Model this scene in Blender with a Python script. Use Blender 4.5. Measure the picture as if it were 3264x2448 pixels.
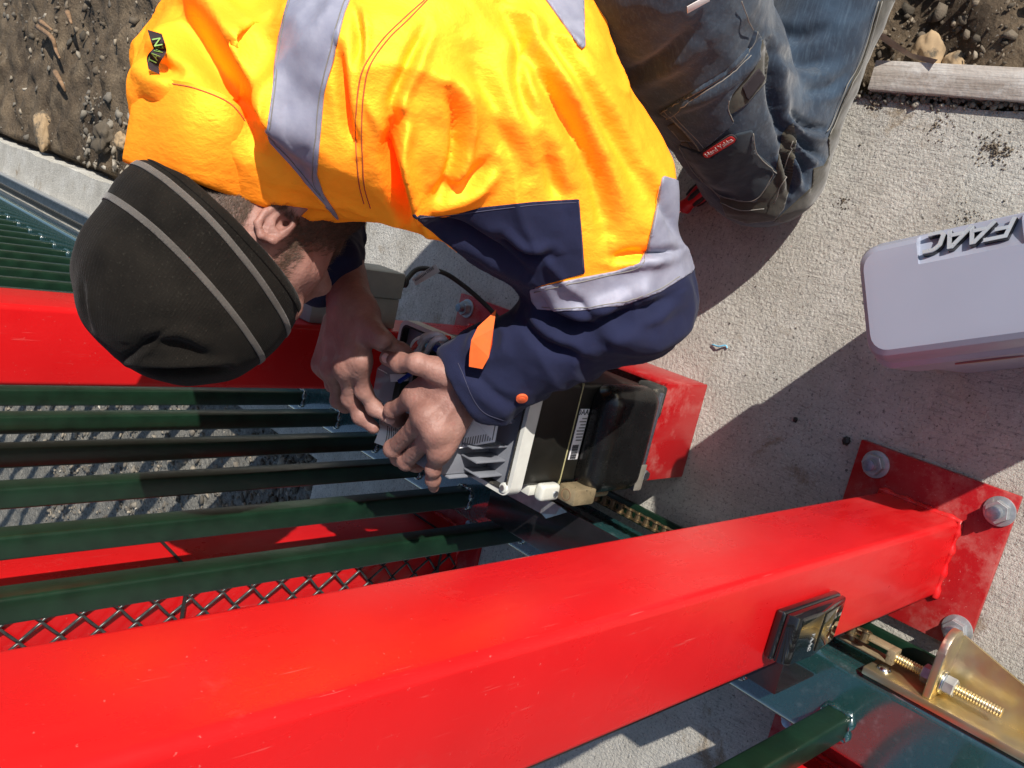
import bpy, bmesh, math, random
import numpy as np
from mathutils import Vector, Matrix
random.seed(7); RNG = np.random.default_rng(7)
for o in list(bpy.data.objects): bpy.data.objects.remove(o)
S = bpy.context.scene; C = S.collection

# ------------------------------------------------------------------ camera
F_PX, CX, CY, CAM_H = 2800.0, 1632.0, 1224.0, 1.1     # focal length in photo pixels, camera 1.1 m above the slab
_n = np.array([4420-CX, 1280-CY, F_PX]); _n /= np.linalg.norm(_n)
_a = np.array([-1215-CX, -28-CY, F_PX]); _a /= np.linalg.norm(_a)
_a = _a-_n*(_n@_a); _a /= np.linalg.norm(_a)
RW = np.stack([np.cross(_a, -_n), _a, -_n])           # world axes: X away from gate, Y along gate, Z up
CAM = np.array([0, 0, CAM_H])
cd = bpy.data.cameras.new('camera'); cam = bpy.data.objects.new('camera', cd); C.objects.link(cam)
cam.matrix_world = Matrix([[RW[i,0], -RW[i,1], -RW[i,2], CAM[i]] for i in range(3)]+[[0,0,0,1]])
cd.sensor_width = 36; cd.lens = 36*F_PX/3264; cd.clip_start = .02; cd.clip_end = 500
S.camera = cam
# ------------------------------------------------------------------ sky and sun
SUN = Vector((.765, -.644, 0)).normalized()*math.cos(math.radians(27)); SUN.z = math.sin(math.radians(27))
W = bpy.data.worlds.new('World'); S.world = W; W.use_nodes = True
wn = W.node_tree; bg = wn.nodes['Background']
sk = wn.nodes.new('ShaderNodeTexSky'); sk.sky_type = 'NISHITA'; sk.sun_disc = False
sk.sun_elevation = math.radians(27); sk.sun_rotation = math.atan2(SUN.x, SUN.y); sk.air_density = 1.0; sk.dust_density = .6
wn.links.new(sk.outputs[0], bg.inputs[0]); bg.inputs[1].default_value = .105
sd = bpy.data.lights.new('sun', 'SUN'); sd.energy = 5.0; sd.angle = math.radians(.55); sd.color = (1, .945, .86)
so = bpy.data.objects.new('sun', sd); C.objects.link(so); so.rotation_euler = SUN.to_track_quat('Z', 'Y').to_euler()
S.view_settings.view_transform = 'Standard'; S.view_settings.look = 'None'; S.view_settings.gamma = 1
S.view_settings.exposure = .38
S.render.engine = 'CYCLES'

# ------------------------------------------------------------------ helpers
def P(x, y, z):
    "world point at height z on the line of sight of a photo pixel (3264 wide)"
    d = RW@np.array([(x-CX)/F_PX, (y-CY)/F_PX, 1.]); return CAM+(z-CAM_H)/d[2]*d
def PD(x, y, r):
    d = RW@np.array([(x-CX)/F_PX, (y-CY)/F_PX, 1.]); return CAM+d/np.linalg.norm(d)*r
def PX(x, y, X0):
    d = RW@np.array([(x-CX)/F_PX, (y-CY)/F_PX, 1.]); return CAM+X0/d[0]*d
def PY(x, y, Y0):
    d = RW@np.array([(x-CX)/F_PX, (y-CY)/F_PX, 1.]); return CAM+Y0/d[1]*d
def proj(Q):
    c = (np.asarray(Q)-CAM)@RW; return np.stack([CX+F_PX*c[...,0]/c[...,2], CY+F_PX*c[...,1]/c[...,2]], -1)
def tag(o, label=None, cat=None, group=None, kind=None):
    if label: o['label'] = label
    if cat: o['category'] = cat
    if group: o['group'] = group
    if kind: o['kind'] = kind
    return o
def empty(name, loc=(0,0,0), label=None, cat=None, group=None):
    o = bpy.data.objects.new(name, None); C.objects.link(o); o.location = loc; o.empty_display_size = .05
    return tag(o, label, cat, group)
def link(name, me, m, parent=None, smooth=False):
    o = bpy.data.objects.new(name, me); C.objects.link(o)
    if m is not None and not me.materials: me.materials.append(M[m] if isinstance(m, str) else m)
    if smooth is True: me.shade_smooth()
    elif smooth: me.shade_smooth(); me.set_sharp_from_angle(angle=smooth)
    if parent is not None:
        o.parent = parent; o.matrix_parent_inverse = Matrix.Translation(-Vector(world_loc(parent)))
    return o
def world_loc(o): return Vector((0,0,0)) if o.type == 'MESH' else Vector(o.location)
def pyd(name, V, Fc, m, parent=None, smooth=False):
    me = bpy.data.meshes.new(name)
    me.from_pydata([tuple(map(float, v)) for v in V], [], [tuple(map(int, f)) for f in Fc]); me.update()
    return link(name, me, m, parent, smooth)
def fast(name, V, Fc, m, parent=None, smooth=False):
    "numpy mesh, all faces of one size"
    V = np.asarray(V, np.float32); Fc = np.asarray(Fc, np.int32); k = Fc.shape[1]
    me = bpy.data.meshes.new(name); me.vertices.add(len(V)); me.vertices.foreach_set('co', V.ravel())
    me.loops.add(Fc.size); me.loops.foreach_set('vertex_index', Fc.ravel())
    me.polygons.add(len(Fc)); me.polygons.foreach_set('loop_start', np.arange(0, Fc.size, k, dtype=np.int32))
    me.update(calc_edges=True); me.validate()
    return link(name, me, m, parent, smooth)
def frm(bm, name, m, parent=None, smooth=.6):
    bmesh.ops.recalc_face_normals(bm, faces=bm.faces)
    me = bpy.data.meshes.new(name); bm.to_mesh(me); bm.free(); return link(name, me, m, parent, smooth)
def addbox(bm, x0, x1, y0, y1, z0, z1, bev=0, seg=2, mat=None):
    r = bmesh.ops.create_cube(bm, size=1); vs = r['verts']
    for v in vs: v.co = Vector((x0+(v.co.x+.5)*(x1-x0), y0+(v.co.y+.5)*(y1-y0), z0+(v.co.z+.5)*(z1-z0)))
    if bev:
        es = list({e for v in vs for e in v.link_edges})
        vs = bmesh.ops.bevel(bm, geom=es, offset=bev, segments=seg, affect='EDGES', profile=.5, clamp_overlap=True)['verts']
        vs = list({w for v in vs for f in v.link_faces for w in f.verts})
    if mat is not None:
        for v in vs: v.co = mat@v.co
    return vs
def box(name, x0, x1, y0, y1, z0, z1, m, parent=None, bev=.001, seg=2, mat=None):
    bm = bmesh.new(); addbox(bm, min(x0,x1), max(x0,x1), min(y0,y1), max(y0,y1), min(z0,z1), max(z0,z1), bev, seg, mat)
    return frm(bm, name, m, parent)
def frame_from(d):
    d = Vector(d).normalized(); return d.to_track_quat('Z', 'Y').to_matrix()
def addcyl(bm, a, b, r, n=20, r2=None, caps=True, rot=0):
    a = Vector(a); b = Vector(b); R = frame_from(b-a); r2 = r if r2 is None else r2
    A = [bm.verts.new(a+R@Vector((r*math.cos(rot+2*math.pi*i/n), r*math.sin(rot+2*math.pi*i/n), 0))) for i in range(n)]
    B = [bm.verts.new(b+R@Vector((r2*math.cos(rot+2*math.pi*i/n), r2*math.sin(rot+2*math.pi*i/n), 0))) for i in range(n)]
    for i in range(n): bm.faces.new((A[i], A[(i+1)%n], B[(i+1)%n], B[i]))
    if caps: bm.faces.new(A[::-1]); bm.faces.new(B)
    return A+B
def cyl(name, a, b, r, m, parent=None, n=20, r2=None, bev=0, rot=0):
    bm = bmesh.new(); addcyl(bm, a, b, r, n, r2, True, rot)
    if bev:
        es = [e for e in bm.edges if any(len(f.verts) == n for f in e.link_faces)]
        bmesh.ops.bevel(bm, geom=es, offset=bev, segments=1 if n == 6 else 2, affect='EDGES', profile=.5)
    return frm(bm, name, m, parent, False if n == 6 else .6)
def smoothpath(pts, k=6):
    pts = [np.array(p, float) for p in pts]; out = []
    q = [2*pts[0]-pts[1]]+pts+[2*pts[-1]-pts[-2]]
    for i in range(1, len(q)-2):
        for j in range(k):
            t = j/k; a, b, c, d = q[i-1:i+3]
            out.append(.5*((2*b)+(-a+c)*t+(2*a-5*b+4*c-d)*t*t+(-a+3*b-3*c+d)*t**3))
    return out+[pts[-1]]
def addtube(bm, pts, r, n=10, caps=True):
    pts = [Vector(p) for p in pts]; rings = []; up = None
    for i, p in enumerate(pts):
        t = (pts[min(i+1, len(pts)-1)]-pts[max(i-1, 0)]).normalized()
        if up is None: up = t.orthogonal().normalized()
        up = (up-t*up.dot(t)).normalized(); s = t.cross(up); rr = r[i] if hasattr(r, '__len__') else r
        rings.append([bm.verts.new(p+up*(rr*math.cos(2*math.pi*k/n))+s*(rr*math.sin(2*math.pi*k/n))) for k in range(n)])
    for A, B in zip(rings, rings[1:]):
        for k in range(n): bm.faces.new((A[k], A[(k+1)%n], B[(k+1)%n], B[k]))
    if caps: bm.faces.new(rings[0][::-1]); bm.faces.new(rings[-1])
def tube(name, pts, r, m, parent=None, n=10, sm=6):
    bm = bmesh.new(); addtube(bm, smoothpath(pts, sm) if sm else pts, r, n); return frm(bm, name, m, parent, True)
def prism(name, poly, z0, z1, m, parent=None, mat=None, bev=0):
    bm = bmesh.new(); A = [bm.verts.new((x, y, z0)) for x, y in poly]; B = [bm.verts.new((x, y, z1)) for x, y in poly]; n = len(poly)
    for i in range(n): bm.faces.new((A[i], A[(i+1)%n], B[(i+1)%n], B[i]))
    bm.faces.new(A[::-1]); bm.faces.new(B)
    if bev: bmesh.ops.bevel(bm, geom=bm.edges[:], offset=bev, segments=2, affect='EDGES', profile=.5)
    if mat is not None: bmesh.ops.transform(bm, matrix=mat, verts=bm.verts)
    return frm(bm, name, m, parent)
def text(name, s, size, mat, m, parent=None, depth=.0006, spread=1.0):
    cu = bpy.data.curves.new(name, 'FONT'); cu.body = s; cu.size = size; cu.extrude = depth; cu.align_x = 'CENTER'; cu.align_y = 'CENTER'; cu.space_character = spread
    t = bpy.data.objects.new(name, cu); C.objects.link(t); dg = bpy.context.evaluated_depsgraph_get()
    me = bpy.data.meshes.new_from_object(t.evaluated_get(dg)); bpy.data.objects.remove(t); bpy.data.curves.remove(cu)
    me.transform(mat); me.materials.clear(); return link(name, me, m, parent)
def frame(o, x, y):
    "matrix with origin o, local x and y along the given directions"
    x = Vector(x).normalized(); z = x.cross(Vector(y)).normalized(); y = z.cross(x)
    return Matrix([[x[i], y[i], z[i], o[i]] for i in range(3)]+[[0,0,0,1]])
# gradient noise on numpy points
_perm = RNG.permutation(256); _perm = np.concatenate([_perm]*3); _grad = RNG.normal(size=(256, 3)); _grad /= np.linalg.norm(_grad, axis=1)[:,None]
def vnoise(Q, s):
    Q = np.asarray(Q, float)*s; i = np.floor(Q).astype(int); f = Q-i; u = f*f*f*(f*(f*6-15)+10); i &= 255; r = 0
    for dx in (0,1):
        for dy in (0,1):
            for dz in (0,1):
                h = _perm[_perm[_perm[i[...,0]+dx & 255]+(i[...,1]+dy & 255)]+(i[...,2]+dz & 255)] & 255
                g = _grad[h]; d = g[...,0]*(f[...,0]-dx)+g[...,1]*(f[...,1]-dy)+g[...,2]*(f[...,2]-dz)
                w = (u[...,0] if dx else 1-u[...,0])*(u[...,1] if dy else 1-u[...,1])*(u[...,2] if dz else 1-u[...,2]); r = r+w*d
    return r*1.6
def fbm(Q, s, o=4, g=.5):
    r = 0; a = 1
    for k in range(o): r = r+a*vnoise(np.asarray(Q)+k*7.3, s*2**k); a *= g
    return r

# ------------------------------------------------------------------ materials
M = {}
class NT:
    def __init__(s, name):
        s.m = bpy.data.materials.new(name); s.m.use_nodes = True; s.t = s.m.node_tree; s.b = s.t.nodes['Principled BSDF']; s.out = s.t.nodes['Material Output']; M[name] = s.m
        s.tc = s.t.nodes.new('ShaderNodeTexCoord').outputs['Object']
    def set(s, k, v):
        if isinstance(v, bpy.types.NodeSocket): s.t.links.new(v, s.b.inputs[k])
        else: s.b.inputs[k].default_value = v
    def n(s, typ, ins={}, out=0, **kw):
        nd = s.t.nodes.new('ShaderNode'+typ)
        for k, v in kw.items(): setattr(nd, k, v)
        for k, v in ins.items():
            if isinstance(v, bpy.types.NodeSocket): s.t.links.new(v, nd.inputs[k])
            else: nd.inputs[k].default_value = v
        return nd.outputs[out]
    def map(s, sc=(1,1,1), rot=(0,0,0), v=None): return s.n('Mapping', {'Vector': v or s.tc, 'Scale': sc, 'Rotation': rot})
    def noise(s, sc, det=5, ro=.55, v=None, dist=0): return s.n('TexNoise', {'Vector': v or s.tc, 'Scale': sc, 'Detail': det, 'Roughness': ro, 'Distortion': dist})
    def ramp(s, f, stops):
        o = s.n('ValToRGB', {'Fac': f}); cr = o.node.color_ramp
        while len(cr.elements) < len(stops): cr.elements.new(.5)
        for e, (p, c) in zip(cr.elements, stops): e.position = p; e.color = (c if len(c) == 4 else (*c, 1)) if hasattr(c, '__len__') else (c, c, c, 1)
        return o
    def mix(s, f, a, b, mode='MIX'):
        nd = s.t.nodes.new('ShaderNodeMix'); nd.data_type = 'RGBA'; nd.blend_type = mode
        for k, v in ((0, f), (6, a), (7, b)):
            if isinstance(v, bpy.types.NodeSocket): s.t.links.new(v, nd.inputs[k])
            else: nd.inputs[k].default_value = v if k == 0 or len(v) == 4 else (*v, 1)
        return nd.outputs[2]
    def math(s, op, a, b=0, c=0): return s.n('Math', {0: a, 1: b, 2: c}, operation=op)
    def bump(s, h, st, dist=.002, prev=None):
        d = {'Height': h, 'Strength': st, 'Distance': dist}
        if prev is not None: d['Normal'] = prev
        return s.n('Bump', d)
    def attr(s, name, out='Fac'): nd = s.t.nodes.new('ShaderNodeAttribute'); nd.attribute_name = name; return nd.outputs[out]
def simple(name, col, rough=.5, metal=0, var=.15, vs=40, bump=0, bs=300, dirt=None, ds=25, dth=.62, coat=0, spec=.5):
    s = NT(name); c2 = tuple(min(1, max(0, c*(1-var))) for c in col); c3 = tuple(min(1, c*(1+var)) for c in col)
    col_o = s.ramp(s.noise(vs), [(.3, c2), (.7, c3)])
    r = s.math('MULTIPLY_ADD', s.noise(vs*2.3, 4), .25, rough-.12)
    if dirt:
        f = s.ramp(s.noise(ds, 8, .7), [(dth, 0), (dth+.08, 1)]); col_o = s.mix(f, col_o, dirt); r = s.math('MAXIMUM', r, s.math('MULTIPLY', f, .8))
    s.set('Base Color', col_o); s.set('Roughness', r); s.set('Metallic', metal); s.set('Coat Weight', coat); s.set('Specular IOR Level', spec)
    if bump: s.set('Normal', s.bump(s.noise(bs, 4), bump, .001))
    return s

# broomed concrete: streaks along the gate near the camera and across it beyond
s = NT('concrete')
w = s.noise(2.2, 3); yv = s.n('SeparateXYZ', {0: s.tc}, 1)
va = s.map((330, 42, 60), (0, 0, .12)); vb = s.map((38, 300, 60), (0, 0, -.22))
wob = s.n('VectorMath', {0: s.tc, 1: s.n('VectorMath', {0: s.n('TexNoise', {'Vector': s.tc, 'Scale': 3.0}, 1), 'Scale': .12}, operation='SCALE')}, operation='ADD')
sa = s.noise(1, 5, .62, s.n('Mapping', {'Vector': wob, 'Scale': (330, 40, 60), 'Rotation': (0, 0, .1)}))
sb = s.noise(1, 5, .62, s.n('Mapping', {'Vector': wob, 'Scale': (40, 300, 60), 'Rotation': (0, 0, -.3)}))
f = s.ramp(s.math('ADD', yv, s.math('MULTIPLY', w, .5)), [(.82, 0), (1.12, 1)])
st = s.n('Mix', {'Factor': f, 'A': sa, 'B': sb})
grain = s.noise(420, 6, .7); blot = s.noise(9, 6, .6); mott = s.noise(48, 5, .65)
col = s.ramp(blot, [(.3, (.42, .395, .345)), (.5, (.52, .495, .44)), (.72, (.62, .60, .55))])
col = s.mix(s.math('MULTIPLY', s.ramp(mott, [(.45, 0), (.75, 1)]), .45), col, (.36, .345, .32))
col = s.mix(s.ramp(s.noise(6.5, 8, .68, dist=.4), [(.60, 0), (.68, .85)]), col, (.27, .20, .125))
col = s.mix(s.ramp(s.noise(5.1, 9, .7, s.map((1,1,1), (.5,.2,1))), [(.64, 0), (.70, .8)]), col, (.66, .64, .6))
col = s.mix(s.ramp(s.noise(17, 8, .7, dist=.6), [(.60, 0), (.69, .55)]), col, (.30, .235, .16)); col = s.mix(s.ramp(st, [(.30, .5), (.45, 0)]), col, (.18, .17, .16))
col = s.mix(s.ramp(s.noise(210, 6, .72), [(.34, .85), (.46, 0)]), col, (.13, .125, .12)); col = s.mix(s.ramp(s.noise(300, 3, .6), [(.60, 0), (.70, .7)]), col, (.72, .71, .69)); col = s.mix(s.ramp(s.noise(120, 2), [(.70, 0), (.735, .8)]), col, (.07, .065, .06))
s.set('Base Color', col); s.set('Roughness', .93); s.set('Specular IOR Level', .25)
b1 = s.bump(st, .6, .004); b2 = s.bump(s.noise(190, 6, .7), 1., .0045, b1); s.set('Normal', s.bump(mott, .35, .006, b2))
# dark damp earth and grey gravel
s = NT('earth')
a = s.noise(7, 8, .65); g = s.noise(120, 8, .7); v = s.n('TexVoronoi', {'Vector': s.tc, 'Scale': 95.})
xv = s.n('SeparateXYZ', {0: s.tc}, 0)
col = s.ramp(a, [(.3, (.05, .036, .025)), (.52, (.125, .092, .060)), (.75, (.23, .175, .115))])
grv = s.ramp(s.noise(60, 8, .75), [(.3, (.09, .085, .075)), (.55, (.2, .19, .165)), (.8, (.34, .315, .27))])
col = s.mix(s.ramp(s.math('ADD', xv, s.math('MULTIPLY', s.math('SUBTRACT', s.noise(4, 3), .5), .4)), [(0, 1), (.001, 1)]), col, col)
gf = s.math('LESS_THAN', s.math('ADD', xv, s.math('MULTIPLY', s.math('SUBTRACT', s.noise(9, 4), .5), .25)), -.45)
col = s.mix(gf, col, grv); col = s.mix(s.ramp(g, [(.3, .6), (.5, 0)]), col, (.03, .026, .02))
col = s.mix(s.ramp(s.noise(260, 2), [(.66, 0), (.72, .7)]), col, (.36, .33, .28))
s.set('Base Color', col); s.set('Roughness', .95); s.set('Specular IOR Level', .2)
s.set('Normal', s.bump(g, .8, .006, s.bump(v, .5, .004)))
s = NT('stone'); oi = s.t.nodes.new('ShaderNodeNewGeometry').outputs['Random Per Island']
col = s.ramp(oi, [(0, (.07, .063, .052)), (.35, (.135, .12, .10)), (.7, (.20, .18, .148)), (.95, (.26, .225, .175)), (1, (.42, .39, .34))])
s.set('Base Color', s.mix(.5, col, s.ramp(s.noise(150, 5), [(.3, (.5,.5,.5)), (.7, (1.3,1.25,1.2))]), 'MULTIPLY')); s.set('Roughness', .92); s.set('Normal', s.bump(s.noise(300, 5), .6, .002))
s = NT('clod'); oi = s.t.nodes.new('ShaderNodeNewGeometry').outputs['Random Per Island']
col = s.ramp(oi, [(0, (.05, .04, .028)), (.5, (.12, .095, .068)), (.85, (.2, .16, .115)), (1, (.34, .29, .22))])
s.set('Base Color', col); s.set('Roughness', .95); s.set('Normal', s.bump(s.noise(260, 5), .8, .002))
# gloss red enamel with dust and scuffs
def red(name, dusty, dth):
    s = NT(name)
    k = .55 if dusty > .5 else .92
    base = s.ramp(s.noise(5, 4), [(.3, (.54*k, .006, .008)), (.7, (.64*k, .010, .012))])
    scr = s.ramp(s.noise(1, 6, .6, s.map((420, 380, 16), (.02, .03, .2))), [(.66, 0), (.74, .6)])
    dst = s.ramp(s.noise(16, 9, .72), [(dth, 0), (dth+.2, dusty)])
    zz = s.n('SeparateXYZ', {0: s.tc}, 2); low = s.ramp(zz, [(.0, 1), (.32, 0)])
    spk = s.ramp(s.noise(330, 3), [(.70, 0), (.75, .6)]); smear = s.ramp(s.noise(1, 6, .65, s.map((26, 26, 5))), [(.5, 0), (.75, .5)])
    base = s.mix(s.math('MULTIPLY', s.math('MAXIMUM', scr, spk), min(1, dusty*1.3)), base, (.62, .30, .27))
    base = s.mix(s.math('MAXIMUM', s.math('MULTIPLY', dst, .8), s.math('MULTIPLY', s.math('MULTIPLY', low, smear), .4)), base, (.42, .17, .15))
    s.set('Base Color', base); s.set('Roughness', s.math('ADD', s.math('MULTIPLY_ADD', s.noise(9, 6, .6), .25, .16), s.math('MULTIPLY', s.math('MAXIMUM', dst, smear), .4)))
    s.set('Specular IOR Level', .32); s.set('Normal', s.bump(s.noise(7, 3), .10, .006, s.bump(s.noise(140, 4), .06, .0015)))
red('red_paint', .3, .62); red('red_scuffed', .85, .5)
s = simple('green_paint', (.005, .020, .010), .34, var=.3, vs=30, bump=.12, bs=160, dirt=(.10,.095,.08), ds=60, dth=.72, coat=.12)
s = NT('green_rail')
spl = s.ramp(s.noise(70, 9, .75), [(.56, 0), (.64, 1)])
base = s.mix(s.math('MULTIPLY', spl, .4), (.010, .040, .042), (.09, .13, .14)); base = s.mix(s.ramp(s.noise(130, 8, .8), [(.66, 0), (.7, .8)]), base, (.4, .42, .4))
s.set('Base Color', base); s.set('Roughness', s.math('MULTIPLY_ADD', s.noise(70, 6), .3, .12)); s.set('Coat Weight', .9); s.set('Coat Roughness', .1); s.set('Coat IOR', 2.3)
s.set('Normal', s.bump(s.noise(170, 5), .22, .002, s.bump(s.noise(18, 3), .12, .004)))
simple('black_gloss', (.008,.008,.009), .08, coat=.5, var=.2)
simple('black_body', (.009,.0085,.007), .42, var=.3, vs=25, dirt=(.08,.075,.06), ds=90, dth=.74, bump=.08)
simple('black_cast', (.006,.006,.006), .25, var=.3, dirt=(.06,.057,.05), ds=150, dth=.74, bump=.1, bs=700)
simple('black_guard', (.012,.011,.013), .22, var=.2, dirt=(.12,.11,.1), ds=120, dth=.71)
simple('rubber', (.025,.024,.022), .75, var=.3, dirt=(.16,.14,.11), ds=60, dth=.55)
simple('galv', (.42,.435,.45), .45, .75, var=.2, vs=70, bump=.1, dirt=(.45,.44,.42), ds=80, dth=.6)
simple('bluezinc', (.28,.31,.37), .38, .9, var=.25, vs=200, bump=.1)
simple('steel_bright', (.72,.74,.76), .2, 1, var=.1, vs=120)
s = NT('goldzinc'); h = s.noise(14, 5)
s.set('Base Color', s.ramp(h, [(.25, (.40,.29,.12)), (.45, (.62,.49,.24)), (.6, (.58,.50,.33)), (.75, (.50,.39,.33))])); s.set('Metallic', .9); s.set('Roughness', s.math('MULTIPLY_ADD', s.noise(60, 5), .35, .2)); s.set('Normal', s.bump(s.noise(200, 3), .05, .001))
simple('brass_chain', (.27,.20,.11), .4, .9, var=.35, vs=80, dirt=(.06,.045,.03), ds=130, dth=.55)
simple('brassblock', (.42,.33,.20), .45, .6, var=.3, vs=60, dirt=(.12,.10,.06), ds=120, dth=.56)
s = simple('cover_grey', (.27,.29,.365), .38, var=.03, vs=9, bump=.04, bs=900, dirt=(.29,.29,.30), ds=14, dth=.69)
simple('silver', (.5,.53,.55), .3, .45, var=.05)
simple('tray_grey', (.185,.195,.225), .4, var=.06, bump=.03)
simple('dark_grey', (.055,.057,.065), .5, var=.1)
simple('flange', (.62,.62,.58), .45, var=.08, dirt=(.35,.33,.28), ds=70, dth=.66)
simple('bracket_white', (.66,.66,.60), .4, .2, var=.08, dirt=(.4,.38,.33), ds=90, dth=.63)
simple('box_grey', (.32,.34,.31), .5, var=.08, dirt=(.42,.41,.37), ds=40, dth=.63)
simple('cable_black', (.018,.018,.018), .5, var=.2, dirt=(.1,.095,.085), ds=120, dth=.62)
simple('tie_black', (.015,.015,.014), .45, var=.2)
simple('mesh_wire', (.05,.055,.055), .32, .35, var=.35, vs=120)
simple('wire_grey', (.58,.58,.60), .45, var=.05); simple('wire_blue', (.015,.05,.38), .4); simple('wire_red', (.8,.03,.02), .4); simple('wire_white', (.85,.85,.87), .45); simple('wire_cyan', (.15,.42,.6), .4)
simple('paper', (.72,.71,.74), .7, var=.05); simple('paper_warm', (.62,.58,.54), .7, var=.08); simple('print', (.03,.03,.035), .7); simple('print_grey', (.16,.155,.16), .7)
simple('yellow_line', (.42,.38,.20), .5); simple('screw', (.5,.5,.5), .3, .9)
simple('sticker_red', (.33,.12,.11), .5); simple('sticker_cream', (.42,.33,.27), .6); simple('foam', (.17,.155,.13), .95, var=.3, bump=.4)
s = NT('timber'); gr = s.noise(1, 7, .65, s.map((90, 4, 60))); c = s.ramp(gr, [(.3, (.27,.22,.18)), (.5, (.46,.41,.36)), (.72, (.60,.56,.51))]); c = s.mix(s.ramp(s.noise(26, 8, .7), [(.52, 0), (.66, .75)]), c, (.68,.66,.62)); c = s.mix(s.ramp(s.noise(12, 7, .7), [(.58, 0), (.7, .7)]), c, (.20,.16,.12))
s.set('Base Color', c); s.set('Roughness', .9); s.set('Normal', s.bump(gr, .5, .003, s.bump(s.noise(160, 5), .3, .002)))
simple('leaf', (.36,.29,.22), .8, var=.35, vs=40, bump=.3, bs=120); simple('root', (.20,.12,.065), .9, var=.4, vs=60, bump=.5, bs=150)
simple('rock', (.30,.21,.12), .9, var=.3, vs=25, bump=.6, bs=90, dirt=(.1,.08,.055), ds=22, dth=.5)
simple('drive_red', (.55,.012,.02), .3, var=.1); simple('drive_black', (.02,.02,.022), .55)
s = NT('clear_plastic'); s.set('Base Color', (.62,.58,.66,1)); s.set('Roughness', .2); s.set('Alpha', .42)
s = NT('lens'); s.set('Base Color', (.02,.018,.01,1)); s.set('Roughness', .05); s.set('Coat Weight', 1.)

# ================================================================== the setting
def outline(pts, step, amp, seed):
    r = np.random.default_rng(seed); out = []
    for a, b in zip(pts, pts[1:]+pts[:1]):
        a = np.array(a); b = np.array(b); k = max(1, int(np.linalg.norm(b-a)/step))
        for i in range(k): out.append(a+(b-a)*i/k+(r.normal(size=2)*amp if i else 0))
    return out
slab = prism('concrete_slab', outline([(-2.6,-1.6), (.222,-1.6), (.222,1.57), (-.245,1.57), (-2.6,1.66)], .03, .0022, 1), -.14, 0, 'concrete'); tag(slab, kind='structure')
strip = prism('concrete_footing', outline([(-.665,1.572), (-.25,1.572), (-.25,9), (-.665,9)], .04, .003, 2), -.16, -.004, 'concrete', bev=.004); tag(strip, kind='structure')
def warp(n, lim, fine0, fine1, nf):
    a = np.linspace(fine0, fine1, nf); k = np.geomspace(.05, lim, n); return np.concatenate([fine0-k[::-1], a, fine1+k])
gx = warp(14, 60, -2.6, 1.8, 260); gy = warp(14, 60, -.6, 5.6, 330)
XX, YY = np.meshgrid(gx, gy); Q = np.stack([XX, YY, 0*XX], -1)
h = fbm(Q, 2.2, 3)*.035+fbm(Q, 11, 4, .6)*.017
h = -.06+h*np.where((XX < -.6), .45, 1.)+np.where((XX > .2) & (YY < 1.4), .03, 0)
inside = ((XX > -2.62) & (XX < .235) & (YY < 1.6)) | ((XX > -.68) & (XX < -.235))
h = np.where(inside, np.minimum(h, -.03)-.05, h)
nx, ny = len(gx), len(gy); idx = np.arange(nx*ny).reshape(ny, nx)
quads = np.stack([idx[:-1,:-1], idx[:-1,1:], idx[1:,1:], idx[1:,:-1]], -1).reshape(-1, 4)
ground = fast('ground', np.stack([XX, YY, h], -1).reshape(-1, 3), quads, 'earth', smooth=True); tag(ground, kind='structure')
def gz(x, y):
    j = min(max(np.searchsorted(gx, x)-1, 0), nx-2); i = min(max(np.searchsorted(gy, y)-1, 0), ny-2); return float(h[i, j])
_ico = bmesh.new(); bmesh.ops.create_icosphere(_ico, subdivisions=1, radius=1); _ico.verts.ensure_lookup_table()
IV = np.array([v.co[:] for v in _ico.verts]); IF = np.array([[v.index for v in f.verts] for f in _ico.faces]); _ico.free()
def scatter(name, m, regions, label, cat):
    VV = []; FF = []; n = 0
    for (x0, x1, y0, y1, cnt, smin, smax, flat) in regions:
        for _ in range(cnt):
            x = random.uniform(x0, x1); y = random.uniform(y0, y1)
            r = smin*(smax/smin)**(random.random()**2.2)
            q = Matrix.Rotation(random.uniform(0, 6.28), 3, Vector((random.gauss(0,1), random.gauss(0,1), random.gauss(0,1))).normalized())
            v = IV*RNG.uniform(.45, 1.35, (len(IV), 1))*np.array([1.1, RNG.uniform(.5, 1), flat*RNG.uniform(.45, 1)])*r
            v = v@np.array(q)*np.array([1, 1, .8]); v = v+np.array([x, y, gz(x, y)+r*.25])
            VV.append(v); FF.append(IF+n); n += len(IV)
    o = fast(name, np.concatenate(VV), np.concatenate(FF), m); return tag(o, label, cat, kind='stuff')
scatter('gravel', 'stone', [(-2.2,-.68,1.68,3.4,4200,.004,.017,.8), (-1.4,-.67,3.2,5.4,1100,.006,.02,.8), (-.24,.02,1.6,3.5,650,.004,.022,.8), (-.23,.4,3.0,4.8,120,.005,.02,.8)], 'loose grey gravel beside the gate footing', 'gravel')
scatter('earth_clods', 'clod', [(.27,.75,-.1,.75,1500,.0025,.013,.9), (.1,1.0,1.5,4.4,1300,.003,.022,.8), (-.2,.6,1.55,2.3,600,.003,.02,.8), (.3,.9,.6,1.5,500,.003,.016,.8), (.24,.34,.1,.9,350,.002,.007,.9), (-1.3,-.69,1.66,2.0,700,.004,.018,.8)], 'small clods and crumbs of brown earth', 'earth')
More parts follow.
